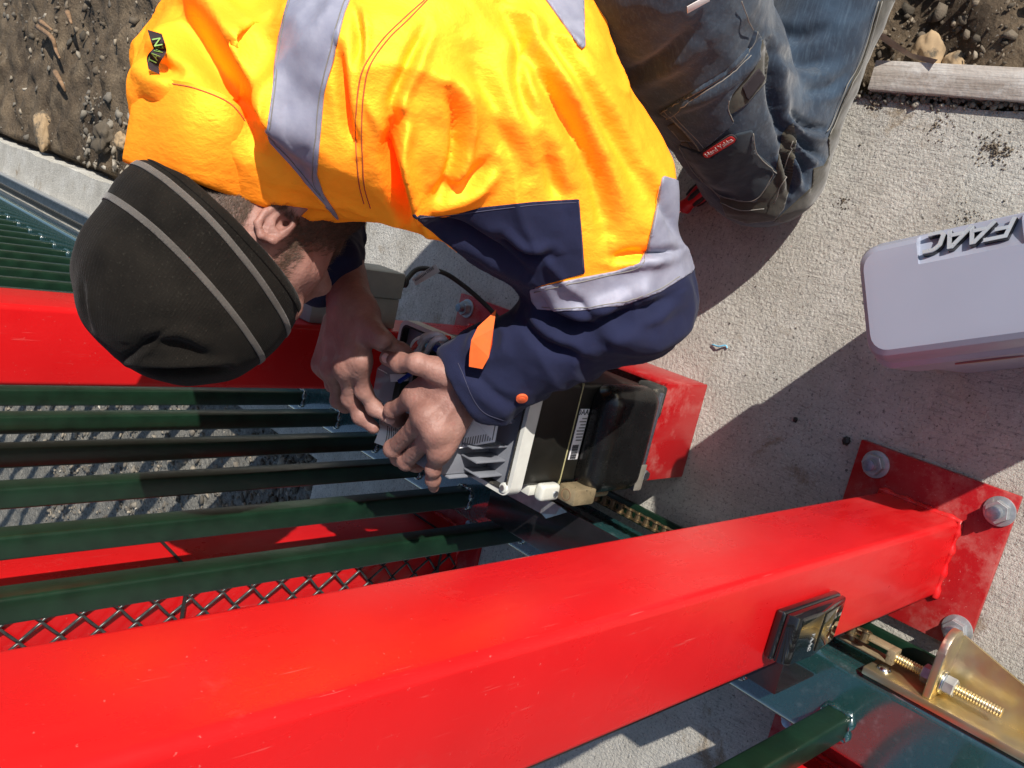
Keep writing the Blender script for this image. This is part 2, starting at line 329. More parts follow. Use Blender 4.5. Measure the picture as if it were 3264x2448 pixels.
# grit lying in the gap between the slab and the timber board, and on the slab
VV = []; FF = []; n = 0
for _ in range(760):
    if _ < 650: x, y, r = random.gauss(.2235, .004), random.uniform(-.1, .75), random.uniform(.0012, .004)
    else: x, y, r = random.uniform(-.18, .2), random.uniform(.15, 1.5), random.uniform(.0006, .0014)
    v = IV*RNG.uniform(.6, 1.3, (len(IV), 1))*r+np.array([x, y, r*.5]); VV.append(v); FF.append(IF+n); n += len(IV)
tag(fast('grit', np.concatenate(VV), np.concatenate(FF), 'stone'), 'fine grit scattered along the slab edge', 'grit', kind='stuff')
VV = []; FF = []; n = 0
for (px_, py_, rad, cnt, smx) in ((3175,480,.026,150,.0022), (2985,400,.035,60,.0016), (2690,640,.02,40,.0014), (3080,700,.03,60,.0014), (2790,330,.012,90,.0024)):
    c_ = P(px_, py_, 0)
    for _ in range(cnt):
        a_ = random.uniform(0, 6.28); d_ = rad*abs(random.gauss(0, .55)); r = random.uniform(.0007, smx)*(1.1-min(1, d_/rad)*.5); v = IV*RNG.uniform(.5, 1.3, (len(IV), 1))*r*np.array([1,1,.7])+np.array([c_[0]+d_*math.cos(a_), c_[1]+d_*1.3*math.sin(a_), r*.4]); VV.append(v); FF.append(IF+n); n += len(IV)
tag(fast('soil_crumbs', np.concatenate(VV), np.concatenate(FF), 'clod'), 'crumbled brown soil dropped in small heaps on the slab', 'soil', kind='stuff')
# formwork board along the slab edge
bd = box('timber_board', .229, .265, -.9, .555, -.08, .012, 'timber', bev=.0012); tag(bd, 'weathered timber form board along the slab edge beside the knees', 'board')

# single things lying on the earth
def lump(name, c, rx, ry, rz, m, label, cat, rot=0, seed=0, amp=.25):
    bm = bmesh.new(); bmesh.ops.create_icosphere(bm, subdivisions=4, radius=1)
    V = np.array([v.co[:] for v in bm.verts]); V *= (1+amp*fbm(V+seed*3.1, 1.3, 4))[:,None]
    V = V*np.array([rx, ry, rz]); a = math.radians(rot); V = V@np.array([[math.cos(a), math.sin(a), 0], [-math.sin(a), math.cos(a), 0], [0,0,1]])+np.array(c)
    for v, q in zip(bm.verts, V): v.co = q
    return tag(frm(bm, name, m, None, True), label, cat)
q = P(138, 415, -.045); lump('stone', q, .085, .042, .034, 'rock', 'large rounded tan stone on the earth beside the concrete footing', 'stone', 35, 1)
q = P(335, 435, -.045); lump('stone', q, .05, .04, .035, 'clod', 'dark jagged lump of earth on the gravel near the hood', 'stone', 10, 5, .5)
q = P(385, 450, -.05); lump('stone', q, .032, .025, .02, 'rock', 'small pinkish tan stone touching the hood outline', 'stone', 60, 9)
q = P(2960, 170, -.01); lump('stone', q, .024, .017, .012, 'rock', 'flat tan stone on earth just behind the timber board', 'stone', 20, 4)
q = P(3040, 205, -.012); lump('stone', q, .015, .012, .01, 'rock', 'small tan pebble on earth above the timber board', 'stone', 20, 6)
for i, (pts, lb) in enumerate([([(120,85),(165,120),(178,160),(190,185)], 'broken brown root stub on the dark earth near the top left'), ([(176,230),(196,265),(208,292)], 'short straight brown twig on the dark earth above the tan stone'), ([(130,70),(165,95)], 'pale wood chip lying across the root stub'), ([(215,40),(228,75)], 'thin dark root sticking out of the bank at the top')]):
    tag(tube('twig', [P(x, y, -.035+.012*(k % 2)) for k, (x, y) in enumerate(pts)], [.011-.007*t for t in np.linspace(0, 1, (len(pts)-1)*6+1)], 'root'), lb, 'twig')
lf = []
for i, (x, y, z) in enumerate([(2795,118,.03),(2840,150,.012),(2900,185,.006),(2975,205,.012),(2990,190,.02),(2905,170,.012),(2850,130,.03),(2815,105,.045)]): lf.append(P(x, y, z))
tag(pyd('dry_leaf', lf, [(0,1,6,7), (1,2,5,6), (2,3,4,5)], 'leaf', smooth=True), 'curled dry brown leaf lying on the timber board end', 'leaf')
md = lf[0].__class__

def rr(x0, x1, y0, y1, r, n=6):
    o = []
    for cx, cy, a0 in ((x1-r,y1-r,0),(x0+r,y1-r,90),(x0+r,y0+r,180),(x1-r,y0+r,270)):
        for i in range(n+1): a = math.radians(a0+90*i/n); o.append((cx+r*math.cos(a), cy+r*math.sin(a)))
    return o
def ring(name, outer, inner, z0, z1, m, parent):
    bm = bmesh.new(); n = len(outer); R = [[bm.verts.new((x, y, z)) for x, y in L] for L, z in ((outer, z0), (outer, z1), (inner, z1), (inner, z0))]
    for A, B in ((0,1),(1,2),(2,3),(3,0)):
        for i in range(n): bm.faces.new((R[A][i], R[A][(i+1)%n], R[B][(i+1)%n], R[B][i]))
    return frm(bm, name, m, parent, .5)

# ================================================================== posts
def bolt_at(parent, x, y, z, stub=.010, tilt=0):
    b = cyl('washer', (x, y, z), (x, y, z+.0028), .0172, 'galv', parent, 28, bev=.0006)
    nb = cyl('nut', (x, y, z+.003), (x, y, z+.0145), .0132, 'galv', b, 6, rot=random.uniform(0, 1), bev=.0004)
    st = cyl('stud', (x, y, z+.008), (x, y, z+.0145+stub), .0074, 'bluezinc', b, 20, bev=.0009)
    for k in range(3): ring('thread', [(x+.0079*math.cos(a), y+.0079*math.sin(a)) for a in np.linspace(0, 6.28, 18, endpoint=False)], [(x+.0070*math.cos(a), y+.0070*math.sin(a)) for a in np.linspace(0, 6.28, 18, endpoint=False)], z+.0160+k*.0026, z+.0172+k*.0026, 'galv', b)
    return b
def steel_post(x0, x1, y0, y1, hgt, label, scuff='red_paint'):
    t = empty('steel_post', ((x0+x1)/2, (y0+y1)/2, 0), label, 'post', 'red square steel posts')
    m = .049
    pl = box('base_plate', x0-m+.002, x1+m+.002, y0-m, y1+m-.006, .0005, .0105, 'red_scuffed', t, bev=.0015)
    col = box('column', x0, x1, y0, y1, .0105, hgt, 'red_paint', t, bev=.007, seg=4)
    bm = bmesh.new(); pts = []
    for a, b in (((x0,y0),(x1,y0)), ((x1,y0),(x1,y1)), ((x1,y1),(x0,y1)), ((x0,y1),(x0,y0))):
        for i in range(26): u = i/26; pts.append((a[0]+(b[0]-a[0])*u, a[1]+(b[1]-a[1])*u, .012))
    pts.append(pts[0]); r = [.0040+.0012*math.sin(i*.9)+random.uniform(-.0006,.0008) for i in range(len(pts))]
    addtube(bm, pts, r, 8, False); frm(bm, 'weld', 'red_paint', t, True)
    for bx in (x0-.024, x1+.028):
        for by in (y0-.034, y1+.016): bolt_at(t, bx, by, .0105)
    return t
steel_post(-.338, -.242, .29, .386, 1.9, 'nearest red steel post with a black sensor on its side')
steel_post(-.337, -.24, 1.08, 1.178, 1.9, 'red steel post behind the worker carrying the grey junction box')
p3 = steel_post(-.70, -.604, 1.078, 1.174, 1.9, 'red steel post beyond the gate bars with black cable ties round it')
steel_post(-.694, -.598, .288, .384, 1.9, 'red steel post foot under the gate rail at the bottom right corner')

# ================================================================== sliding gate
gate = empty('sliding_gate', (-.48, 2.5, 0), 'dark green steel sliding gate with upright square bars on a bottom rail', 'gate')
box('bottom_rail', -.537, -.43, -.9, 7.0, .032, .10, 'green_rail', gate, bev=.011, seg=4)
box('rail_lip', -.4295, -.402, -.9, .86, .012, .02, 'green_paint', gate, bev=.002)
box('top_rail', -.525, -.445, -.9, 7.0, 1.76, 1.84, 'green_paint', gate, bev=.008)
bar0 = None; weld0 = None
for k in range(-7, 48):
    y = .3205+.1365*k
    if bar0 is None:
        bar0 = box('bar', -.5135, -.4835, -.015, .015, .1005, 1.76, 'green_paint', gate, bev=.004, seg=3)
        bm = bmesh.new(); pts = []
        for a, b in (((-1,-1),(1,-1)), ((1,-1),(1,1)), ((1,1),(-1,1)), ((-1,1),(-1,-1))):
            for i in range(7): u = i/7; pts.append((-.4985+.0158*(a[0]+(b[0]-a[0])*u), .0158*(a[1]+(b[1]-a[1])*u), .102))
        pts.append(pts[0]); addtube(bm, pts, [.0032+.0022*math.sin(i*1.7)+random.uniform(-.001,.0018) for i in range(len(pts))], 7, False)
        weld0 = frm(bm, 'weld', 'green_rail', bar0, True); o = bar0
    else:
        o = bar0.copy(); C.objects.link(o); wd = weld0.copy(); C.objects.link(wd); wd.parent = o
    o.location = (0, y, 0)
# drive chain
def link_mesh(nm, scale=1.):
    bm = bmesh.new()
    for sx in (-.0052, .0044):
        for cy in (0, .0155):
            addcyl(bm, (sx, cy, 0), (sx+.0012, cy, 0), .0064, 14)
        addbox(bm, sx+.0001, sx+.0011, 0, .0155, -.0042, .0042)
    addcyl(bm, (-.006, 0, 0), (.0065, 0, 0), .0028, 10); addcyl(bm, (-.004, 0, 0), (.0042, 0, 0), .0046, 12)
    return bm
ch = empty('drive_chain', (-.392, .5, .08), 'brassy roller chain running along the gate rail to the motor sprocket', 'chain')
first = None
for k in range(34):
    if first is None: first = frm(link_mesh('l'), 'chain_link', 'brass_chain', ch, .5); o = first
    else: o = first.copy(); C.objects.link(o)
    sag = .004*math.sin(k*.3); o.location = (-.392+(.0004 if k % 2 else -.0004), .325+.0155*k, .088+sag*.3); o.scale = (1 if k % 2 else 1.18, 1, 1); o.rotation_euler = (random.uniform(-.05,.05), math.radians(8), 0)
bm = bmesh.new()
for k in range(0, 300):
    y = .98+.0155*k; addbox(bm, -.398, -.386, y, y+.0135, .082, .094)
cr = frm(bm, 'far_chain_run', 'tie_black', ch); cr['kind'] = 'stuff'
# galvanised ground track beside the far rail
gt = empty('track_angle', (-.41, 3, 0), 'thin galvanised steel angle along the far gate rail', 'track')
box('angle_leg', -.428, -.372, 1.7, 7, -.002, .006, 'galv', gt, bev=.001); box('angle_edge', -.378, -.372, 1.7, 7, .006, .03, 'galv', gt, bev=.001)

# ================================================================== chain tensioner bolted to the rail
tn = empty('chain_tensioner', (-.42, .2, .05), 'gold zinc plated chain tensioner bracket bolted to the green rail', 'bracket')
box('mounting_plate', -.4295, -.4195, -.12, .312, .045, .103, 'goldzinc', tn, bev=.0022)
yd = .246; poly = [(0,0), (.052,0)]+[(.052+.026*math.sin(a), .026-.026*math.cos(a)) for a in np.linspace(.1, math.pi-.1, 14)]+[(.052,.052), (0,.052)]
prism('end_plate', poly, 0, .009, 'goldzinc', tn, frame((-.4195, yd, .048), (1,0,0), (0,0,1)), bev=.0015)
bm = bmesh.new(); v = [bm.verts.new(q) for q in [(-.4195,yd-.009,.052),(-.350,yd-.009,.052),(-.4195,yd-.23,.052),(-.4195,yd-.009,.056),(-.350,yd-.009,.056),(-.4195,yd-.23,.056)]]
for f in ((0,1,2),(5,4,3),(0,3,4,1),(1,4,5,2),(2,5,3,0)): bm.faces.new([v[i] for i in f])
frm(bm, 'gusset', 'goldzinc', tn, False)
bm = bmesh.new(); ax, az = -.402, .078; n = 260; pts = [(ax, yd-.072+i*(.125/n), az) for i in range(n+1)]
addtube(bm, pts, [.0052+.0007*math.sin(i*2*math.pi*42/n) for i in range(n+1)], 14); rod = frm(bm, 'threaded_rod', 'goldzinc', tn, True)
cyl('washer', (ax, yd-.0095, az), (ax, yd-.0125, az), .0135, 'steel_bright', tn, 24, bev=.0006)
cyl('nut', (ax, yd-.0125, az), (ax, yd-.024, az), .0108, 'galv', tn, 6, bev=.001); cyl('nut', (ax, yd+.0005, az), (ax, yd+.012, az), .0108, 'bluezinc', tn, 6, bev=.001, rot=.4)
for yy in (.295, -.02):
    bm = bmesh.new(); bmesh.ops.create_uvsphere(bm, u_segments=18, v_segments=10, radius=.0085)
    for v in bm.verts: v.co = Vector((-.4192+max(v.co.z, -.001)*.6, yy+v.co.x, .085+v.co.y))
    frm(bm, 'button_bolt', 'steel_bright', tn, True)
bm = bmesh.new()
for sx in (-.0085, .006): addbox(bm, ax+sx, ax+sx+.003, .295, .352, az-.009, az+.009, .001)
addbox(bm, ax-.0085, ax+.009, .288, .297, az-.009, az+.009, .001); addcyl(bm, (ax-.011, .342, az), (ax+.012, .342, az), .004, 12); frm(bm, 'clevis', 'brassblock', tn)

# ================================================================== black chain guard
cg = empty('chain_guard', (-.42, .6, .2), 'glossy black chain guard with a bright steel plate beside the motor', 'guard')
box('guard_top', -.461, -.388, .36, .852, .196, .1995, 'black_guard', cg, bev=.001)
box('guard_side', -.461, -.4575, .36, .852, .105, .1955, 'black_guard', cg, bev=.0008)
bm = bmesh.new(); L = [(-.411,.86),(-.388,.845),(-.386,.714),(-.400,.722),(-.409,.745)]; a = [bm.verts.new((x, y, .2005)) for x, y in L]; b = [bm.verts.new((x, y, .2032)) for x, y in L]
for i in range(5): bm.faces.new((a[i], a[(i+1)%5], b[(i+1)%5], b[i]))
bm.faces.new(a[::-1]); bm.faces.new(b); frm(bm, 'top_plate', 'galv', cg, False)
bm = bmesh.new(); L = [(-.409,.7445,.2032),(-.386,.7135,.2032),(-.392,.698,.197),(-.417,.733,.197)]; a = [bm.verts.new(q) for q in L]; b = [bm.verts.new((x, y, z-.002)) for x, y, z in L]
for i in range(4): bm.faces.new((a[i], a[(i+1)%4], b[(i+1)%4], b[i]))
bm.faces.new(a); bm.faces.new(b[::-1]); frm(bm, 'bent_tongue', 'galv', cg, False)

# ================================================================== motor and its red base
mb = empty('steel_plinth', (-.265, .8, 0), 'red steel box plinth under the gate motor on the concrete', 'plinth')
x0, x1, y0, y1 = -.337, -.194, .667, .955
box('front_wall', x0, x1, y0, y0+.006, .0005, .1, 'red_scuffed', mb, bev=.0022)
for a in ((x1-.006, x1), (x0, x0+.006)): box('side_wall', a[0], a[1], y0+.0062, y1, .0005, .0995, 'red_scuffed', mb, bev=.0018)
box('back_wall', x0+.0062, x1-.0062, y1-.006, y1, .0005, .099, 'red_paint', mb, bev=.001)
mo = empty('gate_motor', (-.27, .8, .1), 'black gate motor with an open grey top tray and barcode label', 'motor')
box('mount_plate', -.349, -.206, .66, .93, .1125, .1185, 'bluezinc', mo, bev=.001)
for (a, b, c, d) in ((-.243,-.198,.664,.70), (-.347,-.325,.664,.69), (-.243,-.198,.88,.92)): box('rubber_foot', a, b, c, d, .1003, .124 if a > -.3 else .112, 'rubber', mo, bev=.004)
cyl('foot_bolt', (-.322, .659, .116), (-.322, .651, .116), .008, 'steel_bright', mo, 6, bev=.001)
box('body', -.338, -.203, .688, .93, .1187, .3255, 'black_body', mo, bev=.007, seg=3)
bm = bmesh.new(); addbox(bm, -.346, -.2, .650, .70, .119, .2285, .0225, 6); fc = frm(bm, 'front_cover', 'black_cast', mo)
box('foam_patch', -.342, -.305, .6515, .6535, .121, .137, 'foam', fc, bev=.0008)
box('seam_line', -.3385, -.2025, .6872, .69, .2505, .2522, 'yellow_line', mo, bev=.0003)
lbm = frame((-.272, .6872, .237), (-1,0,0), (0,0,1))      # type label on the front of the body
lab = box('type_label', -.305, -.236, .6868, .6878, .2285, .2465, 'paper', mo, bev=.0004)
for i in range(24): w = random.choice((.0004, .0008, .0012)); box('barcode_stripe', -.304+i*.0009, -.304+i*.0009+w*.6, .6863, .6868, .233, .2445, 'print', lab, bev=0) if i < 22 else None
for i in range(8): box('print_line', -.279+i*.0042, -.2775+i*.0042, .6863, .6868, .2300, .2300+random.uniform(.008,.0155), 'print_grey', lab, bev=0)
text('letters', 'FAAC', .011, frame((-.2405, .6864, .238), (0,0,1), (1,0,0)), 'print', lab, .0002)
# top flange and tray
bm = bmesh.new()
FX = (-.349, -.192, .683, .955)
fl = ring('top_flange', rr(*FX, .014), rr(FX[0]+.006, FX[1]-.006, FX[2]+.006, FX[3]-.006, .010), .3255, .3455, 'flange', mo)
ring('gasket', rr(FX[0]+.0062, FX[1]-.0062, FX[2]+.0062, FX[3]-.0062, .010), rr(FX[0]+.0085, FX[1]-.0085, FX[2]+.0085, FX[3]-.0085, .009), .332, .3465, 'rubber', fl)
box('tray_floor', FX[0]+.0087, FX[1]-.0087, FX[2]+.0087, FX[3]-.0087, .3258, .336, 'tray_grey', mo, bev=.001)
for bx, by in ((-.339,.694),(-.201,.694)):
    cyl('screw_boss', (bx, by, .336), (bx, by, .3475), .0065, 'flange', mo, 18, bev=.001); cyl('screw', (bx, by, .3475), (bx, by, .349), .0035, 'screw', mo, 12)
box('white_clip', -.354, -.332, .672, .687, .264, .298, 'bracket_white', mo, bev=.005, seg=3); cyl('clip_screw', (-.344, .672, .273), (-.344, .6705, .273), .0042, 'bluezinc', mo, 12)
box('clip_arm', -.350, -.3385, .687, .73, .284, .306, 'bracket_white', mo, bev=.001)
# electronics standing in the tray
box('transformer_block', -.337, -.295, .74, .80, .3362, .418, 'tray_grey', mo, bev=.002); box('transformer_step', -.341, -.3375, .735, .79, .3362, .40, 'tray_grey', mo, bev=.0015)
box('tray_fin', -.294, -.2915, .712, .80, .3362, .395, 'tray_grey', mo, bev=.0006); box('tray_fin', -.331, -.3285, .71, .7395, .3362, .375, 'tray_grey', mo, bev=.0006); box('tray_fin', -.312, -.3095, .71, .7395, .3362, .385, 'tray_grey', mo, bev=.0006)
box('circuit_board', -.29, -.215, .86, .9, .3362, .40, 'green_paint', mo, bev=.001)
cy0 = box('cover_tube', -.262, -.2555, .708, .7145, .337, .372, 'clear_plastic', mo, bev=.002)
# printed warning label on the clear hood
A = [P(1461,1430,.398), P(1576,1409,.37), P(1587,1352,.37), P(1512,1335,.392), P(1440,1360,.40)]
wl = pyd('warning_label', A+[q-np.array([0,0,.001]) for q in A], [(0,1,2,3,4), (9,8,7,6,5)], 'paper', mo)
a0 = np.array(A[1]); u = np.array(A[2])-a0; vv = np.array(A[0])-a0
for i in range(13):
    t0 = .06+i*.07; k0 = a0+vv*t0+u*random.uniform(.08,.14)+np.array([0,0,.0007]); k1 = a0+vv*t0+u*random.uniform(.72,.95)+np.array([0,0,.0007]); wv = vv/np.linalg.norm(vv)*.0007
    pyd('text_line', [k0-wv, k1-wv, k1+wv, k0+wv], [(0,1,2,3)], 'print_grey', wl)
# ================================================================== sprocket block, junction box, cable
bl = empty('limit_block', (-.345, .68, .24), 'small brassy block between the motor and the chain guard', 'block')
box('block', -.356, -.334, .654, .684, .214, .256, 'brassblock', bl, bev=.003); 
ring('scribed_circle', [(-.345+.008*math.cos(a), .669+.008*math.sin(a)) for a in np.linspace(0, 6.28, 24, endpoint=False)], [(-.345+.0068*math.cos(a), .669+.0068*math.sin(a)) for a in np.linspace(0, 6.28, 24, endpoint=False)], .2555, .2564, 'root', bl)
cyl('spindle', (-.372, .70, .16), (-.338, .70, .16), .009, 'root', bl, 16); cyl('spindle_post', (-.348, .676, .17), (-.348, .676, .214), .008, 'brassblock', bl, 16)
jb = empty('junction_box', (-.195, 1.13, .24), 'grey plastic junction box fixed to the red post behind the hands', 'box')
box('box_base', -.2395, -.192, 1.096, 1.166, .245, .40, 'box_grey', jb, bev=.002); box('box_lid', -.1915, -.150, 1.094, 1.168, .243, .402, 'box_grey', jb, bev=.003)
ring('knockout', [(-.215+.0135*math.cos(a), .30+.0135*math.sin(a)) for a in np.linspace(0, 6.28, 30, endpoint=False)], [(-.215+.0127*math.cos(a), .30+.0127*math.sin(a)) for a in np.linspace(0, 6.28, 30, endpoint=False)], 0, .0006, 'dark_grey', jb).data.transform(Matrix([[1,0,0,0],[0,0,-1,1.0962],[0,1,0,0],[0,0,0,1]]))
bm = bmesh.new(); pts = [(-.1675, 1.128, .243-.003*i) for i in range(11)]; addtube(bm, pts, [.013,.0135,.0105,.0125,.0098,.0118,.009,.011,.0085,.0095,.0065], 16); gl = frm(bm, 'cable_gland', 'tie_black', jb, .6)
cb = empty('power_cable', (-.19, 1.0, .05), 'black power cable curving from the junction box towards the motor', 'cable')
tube('cable_run', [(-.1675,1.128,.218), P(1335,857,.185), P(1410,868,.15), P(1470,905,.11), P(1530,955,.07), P(1575,1000,.045), P(1640,1065,.03), (-.215,.97,.03)], .0042, 'cable_black', cb, 10)
lbq = [P(1313,889,.188), P(1388,841,.178), P(1402,866,.172), P(1325,909,.182)]
tg = pyd('cable_label', lbq+[q-np.array([0,0,.0008]) for q in lbq], [(0,1,2,3), (7,6,5,4), (0,4,5,1), (1,5,6,2), (2,6,7,3), (3,7,4,0)], 'paper_warm', cb)
o3 = np.array(lbq[0]); ux = np.array(lbq[1])-o3; uy = np.array(lbq[3])-o3
for i in range(15): t0 = .60+i*.02; wq = ux*(.007 if i % 3 else .012); b0 = o3+ux*t0+uy*.12+np.array([0,0,.0008]); pyd('barcode_stripe', [b0, b0+wq, b0+wq+uy*.55, b0+uy*.55], [(0,1,2,3)], 'print', tg)
for i in range(9): b0 = o3+ux*(.08+i*.055)+uy*.3+np.array([0,0,.0008]); wq = ux*.04; pyd('letters', [b0, b0+wq, b0+wq+uy*.3, b0+uy*.3], [(0,1,2,3)], 'print_grey', tg)

# ================================================================== wire fence with cable ties on the far side of the gate
mf = empty('chain_link_fence', (-.95, 1.07, 0), 'dark chain link mesh tied to the red post beyond the gate', 'fence')
for k in range(26):
    bm = bmesh.new(); xb = -.612-.024*k; pts = []
    for i in range(72): sx = 1 if ((i+k) % 2) else -1; pts.append((xb+sx*.0128, 1.0705+(.0022 if i % 2 else -.0022)*(1 if k % 2 else -1), 0.015+i*.0245+random.uniform(-.0012,.0012)))
    sp = []
    for a, b in zip(pts, pts[1:]):
        a = np.array(a); b = np.array(b)
        for t in (.06, .35, .65, .94): sp.append(a+(b-a)*t)
    addtube(bm, sp, .0021, 6); frm(bm, 'wire', 'mesh_wire', mf, True)
for i, (px, py) in enumerate(((540,1750),(1340,1650))):
    zc = float(PX(px, py, -.604)[2]); t = ring('cable_tie', rr(-.7025, -.6015, 1.067, 1.1765, .006), rr(-.7012, -.6028, 1.0685, 1.175, .005), zc, zc+.005, 'tie_black', None)
    hb = box('tie_head', -.603, -.5965, 1.075, 1.082, zc-.001, zc+.006, 'tie_black', t, bev=.001); tag(t, ['upper', 'lower'][i]+' black cable tie round the red post beyond the bars', 'cable tie')

# ================================================================== photocell on the nearest post
pc = empty('photocell', (-.297, .29, .37), 'glossy black gate sensor on the side of the nearest red post', 'sensor')
box('back_shell', -.3205, -.2755, .2805, .2895, .320, .426, 'black_gloss', pc, bev=.003, seg=3)
bm = bmesh.new(); X0, X1 = -.3198, -.2762
prof = [(.2802,.321),(.2802,.425),(.2715,.422),(.2685,.417),(.2685,.378),(.275,.323)]
A = [bm.verts.new((X0, y, z)) for y, z in prof]; B = [bm.verts.new((X1, y, z)) for y, z in prof]
for i in range(6): bm.faces.new((A[i], A[(i+1)%6], B[(i+1)%6], B[i]))
bm.faces.new(A[::-1]); bm.faces.new(B); bmesh.ops.bevel(bm, geom=bm.edges[:], offset=.0016, segments=2, affect='EDGES', profile=.5); fs = frm(bm, 'front_shell', 'black_gloss', pc, .5)
d = Vector((0, .275-.2685, .323-.378)).normalized(); c0 = Vector((-.298, .27175, .3505)); nn = Vector((0, d.z, -d.y))
lm = frame(c0+nn*.0004, (1,0,0), -d)
box('lens_window', -.0180, .0180, -.023, .023, -.0004, .0007, 'lens', pc, bev=.0003, mat=lm)
text('letters', 'FAAC', .0068, frame((-.304, .2682, .388), (-1,0,0), (0,0,-1)), 'silver', pc, .0002)

# ================================================================== the motor's grey cover standing on the slab
cv = empty('motor_cover', (.03, .3, 0), 'light grey plastic motor cover with a chrome badge standing on the slab', 'cover')
TZ = .262; o = np.array(P(2774, 1136, TZ))[:2]; Lx = np.array([.4, -.917]); Wx = np.array([.917, .4])
def uv(u, v, z): q = o+Lx*u+Wx*v; return (q[0], q[1], z)
def sect(g, z, r, u0=-.002, u1=.27, v0=0, v1=.103): return [uv(u, v, z) for u, v in rr(u0-g, u1+g, v0-g, v1+g, r, 5)]
levels = [(-.012,TZ+.0005,.012), (-.004,TZ,.016), (.001,TZ-.004,.018), (.004,TZ-.012,.018), (.0055,TZ-.03,.018), (.0062,TZ-.034,.018), (.0110,TZ-.040,.02), (.0125,TZ-.10,.02), (.0125,TZ-.105,.02), (.0085,TZ-.108,.02), (.0095,.10,.02), (.011,0.0008,.02)]
bm = bmesh.new(); rings = [[bm.verts.new(q) for q in sect(g, z, r)] for g, z, r in levels]
for A, B in zip(rings, rings[1:]):
    n = len(A)
    for i in range(n): bm.faces.new((A[i], B[i], B[(i+1)%n], A[(i+1)%n]))
bm.faces.new(rings[0]); bm.faces.new(rings[-1][::-1]); cs = frm(bm, 'cover_shell', 'cover_grey', cv, .5)
# badge recess scooped out of the upper edge
pm = frame(Vector(uv(.097,.0935,TZ-.0066)), Vector((*-Lx,0)), Vector((*(-Wx*.93),.37)))
bm = bmesh.new(); addbox(bm, -.044, .044, -.03, .0165, 0, .05, .0012, 2, pm); ct = frm(bm, 'cutter', None, None, False)
md_ = cs.modifiers.new('b', 'BOOLEAN'); md_.operation = 'DIFFERENCE'; md_.object = ct; md_.solver = 'EXACT'
dg = bpy.context.evaluated_depsgraph_get(); me = bpy.data.meshes.new_from_object(cs.evaluated_get(dg)); cs.modifiers.clear(); cs.data = me; me.shade_smooth(); me.set_sharp_from_angle(angle=.5)
bpy.data.objects.remove(ct)
def poly2(name, L, h0, h1, m, par, bev=0): return prism(name, L, h0, h1, m, par, pm, bev=bev)
# slanted badge letters: black body with a bright face
def stroke(pts, w):
    pts = [np.array(p, float) for p in pts]; Lq = []; Rq = []
    for i, p in enumerate(pts):
        t1 = pts[i]-pts[i-1] if i else pts[1]-pts[0]; t2 = pts[i+1]-pts[i] if i < len(pts)-1 else t1
        t1 = t1/np.linalg.norm(t1); t2 = t2/np.linalg.norm(t2); t = t1+t2; t = t/np.linalg.norm(t); nn = np.array([-t[1], t[0]]); k = w/max(.5, nn@np.array([-t1[1], t1[0]])); Lq.append(p+nn*k); Rq.append(p-nn*k)
    return Lq+Rq[::-1]
G = []
H0, H1 = -.0135, .0105
def sl(xo, x, y): return (xo+x+(y-H0)*.38, y)
G += [[sl(-.047,0,H0), sl(-.047,0,H1), sl(-.047,.022,H1)], [sl(-.047,.001,-.001), sl(-.047,.015,-.001)]]
for xo in (-.0265, -.003): G += [[(xo-.001,H0), (xo+.020,H1), (xo+.0225,H1), (xo+.0225,H0)], [(xo+.008,-.0055), (xo+.0215,-.0055)]]
G += [[sl(.024,.019,H0), sl(.024,.005,H0), sl(.024,.0005,-.0095), sl(.024,-.001,.004), sl(.024,.002,.0085), sl(.024,.005,H1), sl(.024,.0155,H1)]]
bp = empty('x') if False else None
for i_, g in enumerate(G):
    g = [(x*.80, y*.72) for x, y in g]; e_ = i_*.0002; bl_ = poly2('badge_letter', stroke(g, .0020), .0003+e_*.2, .0036+e_*.3, 'black_gloss', cv); poly2('badge_face', stroke(g, .0018), .0050+e_*.3, .0055+e_, 'silver', bl_); poly2('badge_core', stroke(g, .00185), .0034+e_*.3, .0051+e_*.3, 'black_gloss', bl_)
so_ = [uv(.085+.030*math.cos(a), -.0118, .20+.007*math.sin(a)) for a in np.linspace(0, 6.28, 28, endpoint=False)]
wv = Vector((*Wx, 0))
st_ = pyd('sticker', [Vector(q)-wv*.0012 for q in so_]+[Vector(q)+wv*.0002 for q in so_], [tuple(range(28))]+[(i, (i+1)%28, 28+(i+1)%28, 28+i) for i in range(28)], 'sticker_red', cv)
pyd('sticker_centre', [Vector(uv(.085+.024*math.cos(a), -.0118, .20+.0045*math.sin(a)))-wv*.0016 for a in np.linspace(0, 6.28, 28, endpoint=False)], [tuple(range(28))], 'sticker_cream', cv)

# ================================================================== screwdriver beside the knee and a scrap of wire
sv = empty('screwdriver', P(2190, 640, .012), 'red and black screwdriver lying on the slab beside the knee', 'screwdriver')
a = np.array(P(2245,605,.014)); b = np.array(P(2172,668,.014)); c = np.array(P(2100,730,.012)); dv = (b-a)/np.linalg.norm(b-a); e = a-dv*.06
bm = bmesh.new(); pts = [e+(b-e)*t for t in np.linspace(0, 1, 24)]; addtube(bm, pts, [.009,.0125,.0138,.014,.014,.0138,.0135,.013,.0125,.0122,.0122,.0125,.013,.0136,.0138,.0136,.013,.0122,.011,.010,.0098,.0112,.0115,.007], 12); frm(bm, 'handle', 'drive_red', sv, .6)
for k in range(6):
    bm = bmesh.new(); ang = k*math.pi/3+.4; Rr = frame_from(dv)@Vector((math.cos(ang), math.sin(ang), 0)); addtube(bm, [Vector(e+(b-e)*t)+Rr*.0112 for t in (.1,.3,.5,.72,.8)], [.003,.0042,.0042,.0042,.002], 7); frm(bm, 'grip_strip', 'drive_black', sv, True)
cyl('shaft', b, c, .0032, 'steel_bright', sv, 12)
